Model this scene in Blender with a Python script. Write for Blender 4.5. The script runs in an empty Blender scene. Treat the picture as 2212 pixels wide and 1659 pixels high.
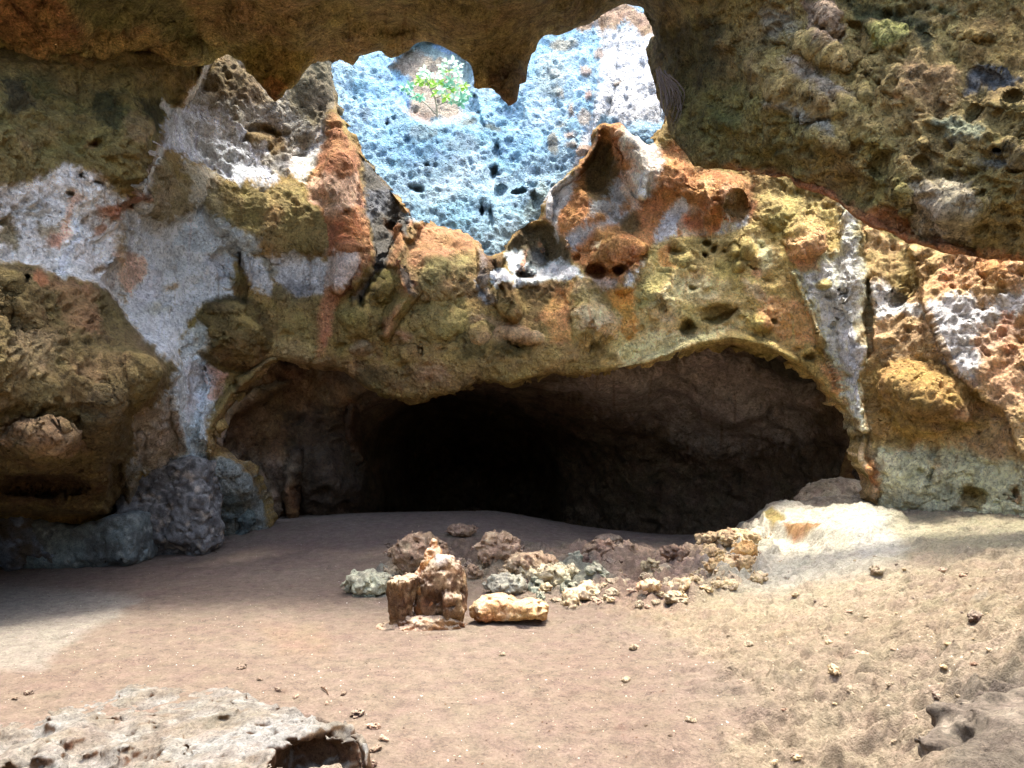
import bpy, math
import numpy as np
from mathutils import Vector

F, CX, HY, CH = 1580.0, 1106.0, 968.0, 1.6      # focal length in image pixels, image centre column, horizon row, eye height
f32 = np.float32
scene = bpy.context.scene
COL = scene.collection

# ------------------------------------------------------------------ helpers
FR = {'D': (0, 0, 1), 'a': (0, 0, 1/3), 'b': (691, 46, .375), 'c': (1475, 0, 1/3), 'd': (0, 553, 1/3),
      'e': (737, 553, 1/3), 'f': (1475, 553, 1/3), 'g': (0, 1106, .4167), 'h': (1290, 1106, .4167),
      's': (719, 1088, .25), 'n': (811, 55, .1333), 'k': (516, 1438, .1667), 'm': (0, 1438, .1667),
      'r': (1014, 1069, 1/3), 'l': (0, 968, .2917), 'p': (737, 415, .2222), 'o': (1152, 369, .25)}

def T(fr, pts):
    ox, oy, s = FR[fr]
    return [(ox + x*s, oy + y*s) for x, y in pts]

def at(px, py, d):
    return np.array([(px-CX)/F*d, d, CH + (HY-py)/F*d])

def lin(c):
    c = np.asarray(c, dtype=np.float64)/255.0
    return np.where(c <= .04045, c/12.92, ((c+.055)/1.055)**2.4)

def _hash(ix, iy, iz, seed):
    with np.errstate(over='ignore'):
        h = ix.astype(np.uint32)*np.uint32(0x8da6b343) ^ iy.astype(np.uint32)*np.uint32(0xd8163841) ^ iz.astype(np.uint32)*np.uint32(0xcb1ab31f)
        h = h + np.uint32((seed*0x9e3779b1) & 0xffffffff)
        h ^= h >> np.uint32(15); h *= np.uint32(0x2c1b3c6d)
        h ^= h >> np.uint32(12); h *= np.uint32(0x297a2d39)
        h ^= h >> np.uint32(15)
    return h

def perlin(x, y, z, seed=0):
    x = np.asarray(x, f32); y = np.asarray(y, f32); z = np.asarray(z, f32)
    fx, fy, fz = np.floor(x), np.floor(y), np.floor(z)
    ix, iy, iz = fx.astype(np.int64), fy.astype(np.int64), fz.astype(np.int64)
    tx, ty, tz = x-fx, y-fy, z-fz
    u = tx*tx*tx*(tx*(tx*6-15)+10); v = ty*ty*ty*(ty*(ty*6-15)+10); w = tz*tz*tz*(tz*(tz*6-15)+10)
    def g(dx, dy, dz):
        h = _hash(ix+dx, iy+dy, iz+dz, seed)
        gx = (h & np.uint32(1023)).astype(f32)*f32(1/511.5)-1
        gy = ((h >> np.uint32(10)) & np.uint32(1023)).astype(f32)*f32(1/511.5)-1
        gz = ((h >> np.uint32(20)) & np.uint32(1023)).astype(f32)*f32(1/511.5)-1
        return gx*(tx-dx)+gy*(ty-dy)+gz*(tz-dz)
    a = g(0,0,0); a = a+u*(g(1,0,0)-a)
    b = g(0,1,0); b = b+u*(g(1,1,0)-b)
    a = a+v*(b-a)
    c = g(0,0,1); c = c+u*(g(1,0,1)-c)
    d = g(0,1,1); d = d+u*(g(1,1,1)-d)
    c = c+v*(d-c)
    return a+w*(c-a)

def fbm(x, y, z, freq=1.0, octaves=4, seed=0, gain=.5, ridged=False):
    out = 0; amp = 1.0; tot = 0
    for o in range(octaves):
        n = perlin(x*freq, y*freq, z*freq, seed+o*17)
        if ridged: n = 1-2.6*np.abs(n)
        out = out+amp*n; tot += amp
        amp *= gain; freq *= 2.03
    return out/tot*(1.0 if ridged else 1.6)

def smooth(a, b, x):
    t = np.clip((x-a)/(b-a), 0, 1)
    return t*t*(3-2*t)

class TPS:
    def __init__(s, pts, lam=0.0):
        p = np.array(pts, float); s.c = p[:, :2]; s.sc = max(np.ptp(s.c[:, 0]), 1e-6)
        c = s.c/s.sc; n = len(p)
        r2 = ((c[:, None]-c[None])**2).sum(-1)
        K = np.where(r2 > 0, r2*np.log(r2+1e-12), 0)+lam*np.eye(n)
        P = np.c_[np.ones(n), c]
        A = np.zeros((n+3, n+3)); A[:n, :n] = K; A[:n, n:] = P; A[n:, :n] = P.T
        s.w = np.linalg.solve(A, np.r_[p[:, 2], 0, 0, 0]); s.cc = c
    def __call__(s, X, Y):
        x = (np.asarray(X)/s.sc).astype(f32); y = (np.asarray(Y)/s.sc).astype(f32)
        o = s.w[-3]+s.w[-2]*x+s.w[-1]*y
        for (a, b), w in zip(s.cc, s.w[:-3]):
            r2 = (x-f32(a))**2+(y-f32(b))**2
            o = o+f32(w)*r2*np.log(r2+f32(1e-12))
        return o

def poly_sd(X, Y, poly):
    """signed distance, positive inside"""
    p = np.array(poly, f32); n = len(p)
    d2 = np.full(X.shape, 1e12, f32); ins = np.zeros(X.shape, bool)
    for i in range(n):
        a, b = p[i], p[(i+1) % n]
        e = b-a; L = max(float(e@e), 1e-9)
        t = np.clip(((X-a[0])*e[0]+(Y-a[1])*e[1])/f32(L), 0, 1)
        d2 = np.minimum(d2, (X-a[0]-t*e[0])**2+(Y-a[1]-t*e[1])**2)
        if a[1] != b[1]:
            c = ((a[1] > Y) != (b[1] > Y)) & (X < (b[0]-a[0])*(Y-a[1])/(b[1]-a[1])+a[0])
            ins ^= c
    d = np.sqrt(d2)
    return np.where(ins, d, -d)

def line_d(X, Y, pl):
    """distance to an open polyline and the position 0..1 along it"""
    p = np.array(pl, f32)
    seg = np.sqrt(((p[1:]-p[:-1])**2).sum(1)); cum = np.r_[0, np.cumsum(seg)]
    best = np.full(X.shape, 1e9, f32); pos = np.zeros(X.shape, f32)
    for i in range(len(p)-1):
        a, b = p[i], p[i+1]; e = b-a; L = max(float(e@e), 1e-9)
        t = np.clip(((X-a[0])*e[0]+(Y-a[1])*e[1])/f32(L), 0, 1)
        d = np.sqrt((X-a[0]-t*e[0])**2+(Y-a[1]-t*e[1])**2)
        m = d < best
        best = np.where(m, d, best); pos = np.where(m, (cum[i]+t*seg[i])/cum[-1], pos)
    return best, pos

def ell_r(X, Y, cx, cy, rx, ry, rot=0):
    c, s = math.cos(math.radians(rot)), math.sin(math.radians(rot))
    dx, dy = X-cx, Y-cy
    return np.sqrt(((dx*c+dy*s)/rx)**2+((-dx*s+dy*c)/ry)**2)

def window(X, Y, x0, x1, y0, y1):
    """slices of a regular grid that cover a box"""
    gx, gy = X[0, :], Y[:, 0]
    i0, i1 = np.searchsorted(gy, [y0, y1]); j0, j1 = np.searchsorted(gx, [x0, x1])
    return slice(max(i0, 0), max(i1, i0+1)), slice(max(j0, 0), max(j1, j0+1))

def mesh_np(name, V, Q, mat, cols=None, parent=None, normals=None, loc=None):
    me = bpy.data.meshes.new(name)
    V = np.ascontiguousarray(V, f32); Q = np.ascontiguousarray(Q, np.int32)
    k = Q.shape[1]
    me.vertices.add(len(V)); me.vertices.foreach_set('co', V.ravel())
    me.loops.add(Q.size); me.loops.foreach_set('vertex_index', Q.ravel())
    me.polygons.add(len(Q)); me.polygons.foreach_set('loop_start', np.arange(0, Q.size, k, dtype=np.int32))
    me.update(calc_edges=True)
    me.polygons.foreach_set('use_smooth', np.ones(len(Q), bool))
    if cols is not None:
        ca = me.color_attributes.new('albedo', 'FLOAT_COLOR', 'POINT')
        ca.data.foreach_set('color', np.c_[cols, np.ones(len(cols))].astype(f32).ravel())
    me.materials.append(mat)
    if normals is not None:
        me.normals_split_custom_set_from_vertices(normals.astype(f32))
    o = bpy.data.objects.new(name, me); COL.objects.link(o)
    if loc is not None: o.location = loc
    if parent is not None: o.parent = parent
    return o

def tag(o, label=None, cat=None, group=None, kind=None):
    if label: o['label'] = label
    if cat: o['category'] = cat
    if group: o['group'] = group
    if kind: o['kind'] = kind
    return o

def empty(name, loc, label, cat, group=None):
    o = bpy.data.objects.new(name, None); COL.objects.link(o); o.location = loc; o.empty_display_size = .1
    return tag(o, label, cat, group)

# ------------------------------------------------------------------ materials (procedural)
def rock_mat(name, scale=1.0, bump=.6, dist=.03, pits=.5, mott=.35, rough=.9, grain=1.0, speckle=.45, flat=None, sheen=0.2):
    m = bpy.data.materials.new(name); m.use_nodes = True
    nt = m.node_tree; N = nt.nodes; L = nt.links; N.clear()
    out = N.new('ShaderNodeOutputMaterial'); b = N.new('ShaderNodeBsdfPrincipled')
    L.new(b.outputs[0], out.inputs[0])
    b.inputs['Roughness'].default_value = rough
    b.inputs['Specular IOR Level'].default_value = sheen
    tc = N.new('ShaderNodeTexCoord'); P = tc.outputs['Object']
    if flat is None:
        at_ = N.new('ShaderNodeAttribute'); at_.attribute_name = 'albedo'; base = at_.outputs['Color']
    else:
        rgb = N.new('ShaderNodeRGB'); rgb.outputs[0].default_value = (*lin(flat), 1); base = rgb.outputs[0]
    def noise(sc, det=8, ro=.6, dis=0):
        n = N.new('ShaderNodeTexNoise'); n.inputs['Scale'].default_value = sc*scale; n.inputs['Detail'].default_value = det
        n.inputs['Roughness'].default_value = ro; n.inputs['Distortion'].default_value = dis
        L.new(P, n.inputs['Vector']); return n.outputs['Fac']
    def math_(op, a, bb, clamp=False):
        n = N.new('ShaderNodeMath'); n.operation = op; n.use_clamp = clamp
        for i, v in enumerate((a, bb)):
            if v is None: continue
            if isinstance(v, (int, float)): n.inputs[i].default_value = v
            else: L.new(v, n.inputs[i])
        return n.outputs[0]
    def rng_(v, a, bb, c, d):
        n = N.new('ShaderNodeMapRange'); n.inputs[1].default_value = a; n.inputs[2].default_value = bb
        n.inputs[3].default_value = c; n.inputs[4].default_value = d; n.clamp = True; L.new(v, n.inputs[0]); return n.outputs[0]
    n1 = noise(5, 10, .68, .4); n2 = noise(28, 6, .7)
    mfac = math_('MULTIPLY', rng_(n1, .32, .68, 1-mott*1.3, 1+mott*1.3), rng_(n2, .32, .68, 1-mott*1.2, 1+mott*1.2))
    speck = noise(19, 7, .75, 1.2)                     # fine dark specks, and pale scabs
    mfac = math_('MULTIPLY', mfac, rng_(speck, .40, .47, 1-speckle, 1))
    mfac = math_('MULTIPLY', mfac, rng_(noise(33, 5, .7, .5), .56, .64, 1, 1+speckle*.6))
    mix = N.new('ShaderNodeVectorMath'); mix.operation = 'SCALE'
    L.new(base, mix.inputs[0]); L.new(mfac, mix.inputs['Scale'])
    hs = N.new('ShaderNodeHueSaturation'); n3 = noise(2.3, 5, .6)
    L.new(mix.outputs[0], hs.inputs['Color']); L.new(rng_(n3, .3, .7, .485, .515), hs.inputs['Hue'])
    L.new(hs.outputs[0], b.inputs['Base Color'])
    # relief: grain, crinkles and solution pits
    h = math_('MULTIPLY', noise(16, 12, .72, .6), 1.0)
    vo = N.new('ShaderNodeTexVoronoi'); vo.inputs['Scale'].default_value = 13*scale
    wv = N.new('ShaderNodeVectorMath'); wv.operation = 'MULTIPLY_ADD'
    nz = N.new('ShaderNodeTexNoise'); nz.inputs['Scale'].default_value = 9*scale; nz.inputs['Detail'].default_value = 3
    L.new(P, nz.inputs['Vector']); L.new(nz.outputs['Color'], wv.inputs[0]); wv.inputs[1].default_value = (.12/scale,)*3; L.new(P, wv.inputs[2])
    L.new(wv.outputs[0], vo.inputs['Vector'])
    pit = rng_(vo.outputs['Distance'], .05, .42, -1.0, 0.0)
    gate = rng_(noise(3.1, 3), .42, .62, 0, 1)
    h = math_('ADD', h, math_('MULTIPLY', math_('MULTIPLY', pit, gate), pits))
    h = math_('ADD', h, math_('MULTIPLY', noise(70, 3, .6), .25*grain))
    bp = N.new('ShaderNodeBump'); bp.inputs['Strength'].default_value = bump; bp.inputs['Distance'].default_value = dist
    L.new(h, bp.inputs['Height']); L.new(bp.outputs[0], b.inputs['Normal'])
    return m

# ------------------------------------------------------------------ relief sheets
def colour_grid(base_cols, patches, X, Y, WP, seed):
    """albedo of the rock: a blend of base stone colours, then stains, and some painted light and shade, with ragged edges"""
    n1 = fbm(WP[..., 0], WP[..., 1], WP[..., 2], .7, 4, seed+5); n2 = fbm(WP[..., 0], WP[..., 1], WP[..., 2], 2.6, 4, seed+9)
    A = [lin(c) for c in base_cols]
    t = smooth(-.45, .45, n1)[..., None]; C = A[0]*(1-t)+A[1]*t
    if len(A) > 2:
        t = smooth(.1, .5, n2)[..., None]; C = C*(1-t*.8)+A[2]*t*.8
    wx = fbm(X/60, Y/60, 0*X, 1, 4, seed+21); wy = fbm(X/60, Y/60, 0*X+9, 1, 4, seed+22)
    edge = fbm(X/17, Y/17, 0*X+4, 1, 5, seed+23, .65)
    ragged = fbm(X/6, Y/6, 0*X+4, 1, 2, seed+24)
    for p in patches:
        fr, kind, data, col, alpha, soft = p[:6]
        ox, oy, s = FR[fr]
        if kind == 'e':
            cx, cy, rx, ry, rot = (list(data)+[0])[:5]
            cx, cy, rx, ry = ox+cx*s, oy+cy*s, rx*s, ry*s; m = max(rx, ry)+soft*2+30
            bx = (cx-m, cx+m, cy-m, cy+m)
        else:
            pts = T(fr, data); q = np.array(pts); m = soft*2+30+(p[6] if len(p) > 6 else 0)
            bx = (q[:, 0].min()-m, q[:, 0].max()+m, q[:, 1].min()-m, q[:, 1].max()+m)
        wi = window(X, Y, *bx)
        x, y = X[wi]+wx[wi]*min(20, soft*1.5+4), Y[wi]+wy[wi]*min(20, soft*1.5+4)
        if x.size == 0: continue
        if kind == 'e': sd = (1-ell_r(x, y, cx, cy, rx, ry, rot))*min(rx, ry)
        elif kind == 'p': sd = poly_sd(x, y, pts)
        else: sd = p[6]-line_d(x, y, pts)[0]
        a = (smooth(-soft*.85, soft*.85, sd+edge[wi]*soft*1.5+ragged[wi]*soft*.7)*alpha)[..., None]
        C[wi] = C[wi]*(1-a)+lin(col)*a
    # seeps: thin darker and paler runs down the face
    r1 = fbm(X/9, Y/130, 0*X+2, 1, 4, seed+61); r2 = fbm(X/7, Y/110, 0*X+5, 1, 4, seed+62)
    C = C*(1-.38*smooth(.22, .5, r1)[..., None]*np.array([.8, 1, 1.15])); C = C*(1+.30*smooth(.25, .55, r2)[..., None])
    return C

def relief(x0, x1, y0, y1, step, ctrl, feats, keep, seed, noise_amp=1.0, roll=14, rag=4, pits=0, pit_r=(.04, .12), pit_box=None, aniso=1.5, base=None, patches=(), fade_edge=None):
    gx = np.arange(x0, x1+step, step, dtype=f32); gy = np.arange(y0, y1+step, step, dtype=f32)
    X, Y = np.meshgrid(gx, gy)
    # outline (ragged), vertices just outside are pulled onto it
    if keep is not None:
        rg = fbm(X/22, Y/22, 0*X, 1, 4, seed+40)*rag+fbm(X/64, Y/64, 0*X, 1, 3, seed+41)*rag*1.6
        sd = keep(X, Y)+rg
        gyy, gxx = np.gradient(sd, step); gm = np.maximum(gxx**2+gyy**2, .2)
        ins = sd > 0
        mv = (~ins) & (sd > -step*2.4)
        X2 = np.where(mv, X-sd*gxx/gm, X); Y2 = np.where(mv, Y-sd*gyy/gm, Y)
    else:
        sd = np.full(X.shape, 1e3, f32); ins = np.ones(X.shape, bool); X2, Y2 = X, Y; mv = ~ins
    D = TPS(ctrl, 1e-5)(X, Y).astype(np.float64)
    wx = fbm(X/45, Y/45, 0*X, 1, 4, seed+31)*9; wy = fbm(X/45, Y/45, 0*X+7, 1, 4, seed+32)*9
    wx = wx+fbm(X/13, Y/13, 0*X, 1, 3, seed+33)*4.5; wy = wy+fbm(X/13, Y/13, 0*X+7, 1, 3, seed+34)*4.5
    for f in feats:
        k, fr = f[0], f[1]; ox, oy, s = FR[fr]
        if k == 'd':
            cx, cy, rx, ry, rot, amp, pw = f[2:9]; pw, amp = (max(pw, 1.15), amp*.8) if amp > 0 else (pw, amp*.85); cx, cy, rx, ry = ox+cx*s, oy+cy*s, rx*s, ry*s; m = max(rx, ry)*1.25+12
            wi = window(X, Y, cx-m, cx+m, cy-m, cy+m)
            q = min(1.0, min(rx, ry)/30)
            r = ell_r(X[wi]+wx[wi]*q, Y[wi]+wy[wi]*q, cx, cy, rx, ry, rot)
            D[wi] -= amp*np.clip(1-r*r, 0, 1)**pw
        elif k == 's':
            pts = T(fr, f[2]); amp, soft = f[3:5]; q = np.array(pts); m = soft*2+20
            wi = window(X, Y, q[:, 0].min()-m, q[:, 0].max()+m, q[:, 1].min()-m, q[:, 1].max()+m)
            a = poly_sd(X[wi]+wx[wi], Y[wi]+wy[wi], pts)
            D[wi] -= amp*smooth(-soft, soft, a)
        elif k == 'r':
            pts = T(fr, f[2]); w, amp = f[3:5]; q = np.array(pts); m = w*1.3+15
            wi = window(X, Y, q[:, 0].min()-m, q[:, 0].max()+m, q[:, 1].min()-m, q[:, 1].max()+m)
            a, t = line_d(X[wi]+wx[wi]*.5, Y[wi]+wy[wi]*.5, pts)
            ww = w*(1-.5*np.abs(2*t-1)**2)
            D[wi] -= amp*np.clip(1-(a/ww)**2, 0, 1)**.8
    if keep is not None and roll > 0:
        t = np.clip(1-np.maximum(sd, 0)/roll, 0, 1)
        D += (1-np.sqrt(np.clip(1-t*t, 0, 1)))*roll*D/F*1.3
    P = np.stack([(X2-CX)/F*D, D, CH+(HY-Y2)/F*D], -1)
    def normals(P):
        du = np.gradient(P, axis=1); dv = np.gradient(P, axis=0)
        n = np.cross(du, dv); n /= np.linalg.norm(n, axis=-1, keepdims=True)+1e-12
        return -n
    Nn = normals(P)
    x, y, z = P[..., 0], P[..., 1], P[..., 2]
    big = fbm(x, y, z, .75, 3, seed)*.17+fbm(x, y, z, 2.2, 3, seed+1)*.075
    cr = fbm(x, y, z, 5.5, 4, seed+2, .62)*.046+fbm(x, y, z, 15, 2, seed+4, .6)*.016
    rd = fbm(x, y, z*.7, 4.0, 4, seed+3, .55, ridged=True)*.030
    h = (big+cr+rd)*noise_amp
    if keep is not None: h *= .35+.65*smooth(0, 30, sd)
    V = P-np.array([0, 0, CH]); V /= np.linalg.norm(V, axis=-1, keepdims=True)
    face = np.clip(-(Nn*V).sum(-1), 0, 1)
    h = big*noise_amp*np.clip(face*2.2, .4, 1)+(cr+rd)*noise_amp*np.clip(face*1.9, .22, 1)
    if keep is not None: h *= .35+.65*smooth(0, 30, sd)
    # solution pits and small knobs
    rng = np.random.default_rng(seed+77)
    gate = fbm(X/120, Y/120, 0*X, 1, 3, seed+50)
    bx = pit_box or (x0, x1, y0, y1)
    for _ in range(pits):
        cx, cy = rng.uniform(bx[0], bx[1]), rng.uniform(bx[2], bx[3])
        j = min(max(int((cx-x0)/step), 0), X.shape[1]-1); i = min(max(int((cy-y0)/step), 0), X.shape[0]-1)
        if not ins[i, j] or rng.random() > .35+1.1*gate[i, j]+.3: continue
        r = pit_r[0]+(pit_r[1]-pit_r[0])*rng.random()**2.5
        rp = r*F/D[i, j]; a = 1+rng.random()*(aniso-1); rot = rng.normal(-10, 35)
        m = rp*a+step
        wi = window(X, Y, cx-m, cx+m, cy-m, cy+m)
        q = min(1.0, rp/14)
        rr = ell_r(X[wi]+wx[wi]*q*.8, Y[wi]+wy[wi]*q*.8, cx, cy, rp*a, rp/a**.5, rot)
        sg = -1 if rng.random() < .84 else .6
        h[wi] += sg*r*.95*np.clip(face[i, j]*1.5, .12, 1)*np.clip(1-rr*rr, 0, 1)**.8
    P = P+Nn*h[..., None]
    Nn = normals(P)
    C = colour_grid(base, patches, X, Y, P, seed)
    use = ins | mv
    return dict(X=X, Y=Y, P=P, N=Nn, C=C, use=use, ins=ins, D=D)

def emit(R, regions, default, mat, rim=None):
    """split a relief into natural formations; every formation becomes one object"""
    X, Y, use, ins = R['X'], R['Y'], R['use'], R['ins']
    h, w = X.shape
    lab = np.zeros(X.shape, np.int16)
    wob = fbm(X/18, Y/18, 0*X, 1, 3, 99)*6
    for i, rg in enumerate(regions):
        pts = T(rg['fr'], rg['poly'])
        lab[poly_sd(X+wob, Y-wob, pts) > 0] = i+1
    idx = np.arange(h*w).reshape(h, w)
    ok = (use[:-1, :-1] & use[1:, :-1] & use[:-1, 1:] & use[1:, 1:]) & (ins[:-1, :-1] | ins[1:, :-1] | ins[:-1, 1:] | ins[1:, 1:])
    Q = np.stack([idx[:-1, :-1], idx[1:, :-1], idx[1:, 1:], idx[:-1, 1:]], -1)[ok]
    fl = lab[:-1, :-1][ok]
    P = R['P'].reshape(-1, 3); N = R['N'].reshape(-1, 3); C = R['C'].reshape(-1, 3)
    if rim is not None:
        e = np.concatenate([Q[:, [0, 1]], Q[:, [1, 2]], Q[:, [2, 3]], Q[:, [3, 0]]]); el = np.concatenate([fl]*4)
        key = np.sort(e, 1); key = key[:, 0].astype(np.int64)*(h*w)+key[:, 1]
        u, inv, cnt = np.unique(key, return_inverse=True, return_counts=True)
        bd = cnt[inv] == 1; be, bl = e[bd], el[bd]
        bv = np.unique(be); off = len(P)
        mp = {}; mp = np.full(len(P), -1, np.int64); mp[bv] = off+np.arange(len(bv))
        loc_ = np.full(len(P), -1, np.int64); loc_[bv] = np.arange(len(bv)); B = P[bv]; i0, i1 = loc_[be[:, 0]], loc_[be[:, 1]]
        for _ in range(8):          # even out the outline
            acc = np.zeros_like(B); cnt = np.zeros(len(B))
            np.add.at(acc, i0, B[i1]); np.add.at(acc, i1, B[i0]); np.add.at(cnt, i0, 1); np.add.at(cnt, i1, 1)
            B = np.where((cnt > 1)[:, None], .5*B+.5*acc/np.maximum(cnt, 1)[:, None], B)
        P = P.copy(); P[bv] = B
        cen = P[Q].mean(1); fc = np.concatenate([cen]*4)[bd]
        en = np.cross(B[i1]-B[i0], np.array(rim)); mid = .5*(B[i0]+B[i1])-fc
        en *= np.where((en*mid).sum(-1, keepdims=True) < 0, -1, 1); en /= np.linalg.norm(en, axis=1, keepdims=True)+1e-9
        RN = np.zeros_like(B); np.add.at(RN, i0, en); np.add.at(RN, i1, en)
        RN /= np.linalg.norm(RN, axis=1, keepdims=True)+1e-9
        nb = len(bv); K = 7; rows = []
        for k in range(K+1):      # the broken thickness of the rock behind its edge
            t = k/K; q = B+np.array(rim)*t
            rows.append(q+RN*((fbm(q[:, 0], q[:, 1], q[:, 2], 2.2, 4, 140, .6)*.16+fbm(q[:, 0], q[:, 1], q[:, 2], 8, 3, 141)*.04)*min(1, t*2.2)+.05*t)[:, None])
        RP = np.concatenate(rows); RQ = []
        for k in range(K): RQ.append(np.stack([k*nb+i1, k*nb+i0, (k+1)*nb+i0, (k+1)*nb+i1], -1))
        RQ = np.concatenate(RQ)
        gn = np.cross(RP[RQ[:, 2]]-RP[RQ[:, 0]], RP[RQ[:, 3]]-RP[RQ[:, 1]])
        fb = (gn*RN[RQ[:, 0] % nb]).sum(-1) < 0
        RQ[fb] = RQ[fb][:, ::-1]; gn[fb] *= -1
        VN = np.zeros_like(RP)
        for k in range(4): np.add.at(VN, RQ[:, k], gn)
        VN /= np.linalg.norm(VN, axis=1, keepdims=True)+1e-12
        P = np.r_[P, RP]; N = np.r_[N, VN]
        sh = 1+.5*fbm(RP[:, 0], RP[:, 1], RP[:, 2], 3, 4, 142)[:, None]
        C = np.r_[C, np.clip(np.tile(C[bv], (K+1, 1))*sh, 0, .9)]
        Q = np.r_[Q, RQ+off]; fl = np.r_[fl, np.tile(bl, K)]
    objs = []
    for i, rg in enumerate([default]+list(regions)):
        q = Q[fl == i]
        if len(q) == 0: continue
        vs, inv = np.unique(q, return_inverse=True)
        o = mesh_np(rg['name'], P[vs], inv.reshape(-1, 4), rg.get('mat', mat), C[vs], normals=N[vs])
        tag(o, rg.get('label'), rg.get('cat'), rg.get('group'), rg.get('kind'))
        objs.append(o)
    return objs

# ------------------------------------------------------------------ free-standing rock from a distance field
def surface_nets(f, lo, step):
    """f: 3D array of a distance field (negative inside) -> vertices, quads"""
    s = f < 0
    nx, ny, nz = f.shape
    c = np.zeros((nx-1, ny-1, nz-1), np.int8)
    for dx in (0, 1):
        for dy in (0, 1):
            for dz in (0, 1):
                c += s[dx:nx-1+dx, dy:ny-1+dy, dz:nz-1+dz]
    act = (c > 0) & (c < 8)
    ijk = np.argwhere(act); vid = -np.ones(act.shape, np.int64); vid[act] = np.arange(len(ijk))
    acc = np.zeros((len(ijk), 3)); cnt = np.zeros(len(ijk))
    I, J, K = ijk.T
    cor = [(0,0,0),(1,0,0),(0,1,0),(1,1,0),(0,0,1),(1,0,1),(0,1,1),(1,1,1)]
    ed = [(0,1),(2,3),(4,5),(6,7),(0,2),(1,3),(4,6),(5,7),(0,4),(1,5),(2,6),(3,7)]
    val = [f[I+a, J+b, K+d] for a, b, d in cor]
    for a, b in ed:
        va, vb = val[a], val[b]; m = (va < 0) != (vb < 0)
        t = np.where(m, va/np.where(m, va-vb, 1), 0)
        p = np.array(cor[a])+t[:, None]*(np.array(cor[b])-np.array(cor[a]))
        acc += np.where(m[:, None], p, 0); cnt += m
    V = (ijk+acc/cnt[:, None])*step+np.array(lo)
    quads = []
    for ax in range(3):
        o1, o2 = [(1, 2), (2, 0), (0, 1)][ax]
        sl0 = [slice(None)]*3; sl1 = [slice(None)]*3; sl0[ax] = slice(0, -1); sl1[ax] = slice(1, None)
        ch = s[tuple(sl0)] != s[tuple(sl1)]
        e = np.argwhere(ch); fl = s[tuple(sl0)][ch]
        ok = (e[:, o1] > 0) & (e[:, o2] > 0) & (e[:, o1] < act.shape[o1]) & (e[:, o2] < act.shape[o2])
        e, fl = e[ok], fl[ok]
        def g(a, b):
            q = e.copy(); q[:, o1] -= a; q[:, o2] -= b
            return vid[q[:, 0], q[:, 1], q[:, 2]]
        q = np.stack([g(1, 1), g(0, 1), g(0, 0), g(1, 0)], -1)
        q[~fl] = q[~fl][:, ::-1]
        quads.append(q)
    return V, np.concatenate(quads)

def grid3(lo, hi, step):
    a = [np.arange(lo[i], hi[i]+step, step, dtype=f32) for i in range(3)]
    return np.meshgrid(*a, indexing='ij')

def smin(a, b, k):
    h = np.clip(.5+.5*(b-a)/k, 0, 1)
    return b*(1-h)+a*h-k*h*(1-h)
def smax(a, b, k): return -smin(-a, -b, k)
def ell(x, y, z, c, r):
    k0 = np.sqrt(((x-c[0])/r[0])**2+((y-c[1])/r[1])**2+((z-c[2])/r[2])**2)
    return (k0-1)*min(r)
def cone(x, y, z, a, b, ra, rb):
    a = np.array(a); b = np.array(b); e = b-a
    t = np.clip(((x-a[0])*e[0]+(y-a[1])*e[1]+(z-a[2])*e[2])/float(e@e), 0, 1)
    return np.sqrt((x-a[0]-t*e[0])**2+(y-a[1]-t*e[1])**2+(z-a[2]-t*e[2])**2)-(ra+t*(rb-ra))
def box(x, y, z, c, r, rd):
    qx, qy, qz = np.abs(x-c[0])-r[0]+rd, np.abs(y-c[1])-r[1]+rd, np.abs(z-c[2])-r[2]+rd
    return np.sqrt(np.maximum(qx, 0)**2+np.maximum(qy, 0)**2+np.maximum(qz, 0)**2)+np.minimum(np.maximum(qx, np.maximum(qy, qz)), 0)-rd

def tube_mesh(paths, seg=6):
    """tubes along paths of (point, radius)"""
    V, Q = [], []
    for path in paths:
        pts = np.array([p for p, r in path], float); rr = [r for p, r in path]
        n = len(pts); base = len(V)
        for i in range(n):
            t = pts[min(i+1, n-1)]-pts[max(i-1, 0)]; t = t/(np.linalg.norm(t)+1e-9)
            u = np.cross(t, [0, .3, 1.0] if abs(t[2]) < .9 else [1, 0, 0]); u /= np.linalg.norm(u)+1e-9; v = np.cross(t, u)
            for k in range(seg):
                a = 2*math.pi*k/seg
                V.append(pts[i]+rr[i]*(math.cos(a)*u+math.sin(a)*v))
        for i in range(n-1):
            for k in range(seg):
                k2 = (k+1) % seg
                Q.append([base+i*seg+k, base+i*seg+k2, base+(i+1)*seg+k2, base+(i+1)*seg+k])
    return np.array(V), np.array(Q)
# ------------------------------------------------------------------ camera, sky, sun
cam = bpy.data.cameras.new('camera'); co = bpy.data.objects.new('camera', cam); COL.objects.link(co)
co.location = (0, 0, CH); co.rotation_euler = (math.radians(90), 0, 0)
cam.sensor_width = 36; cam.lens = 36*F/2212; cam.shift_y = (HY-829.5)/2212; cam.clip_end = 500
scene.camera = co

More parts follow.
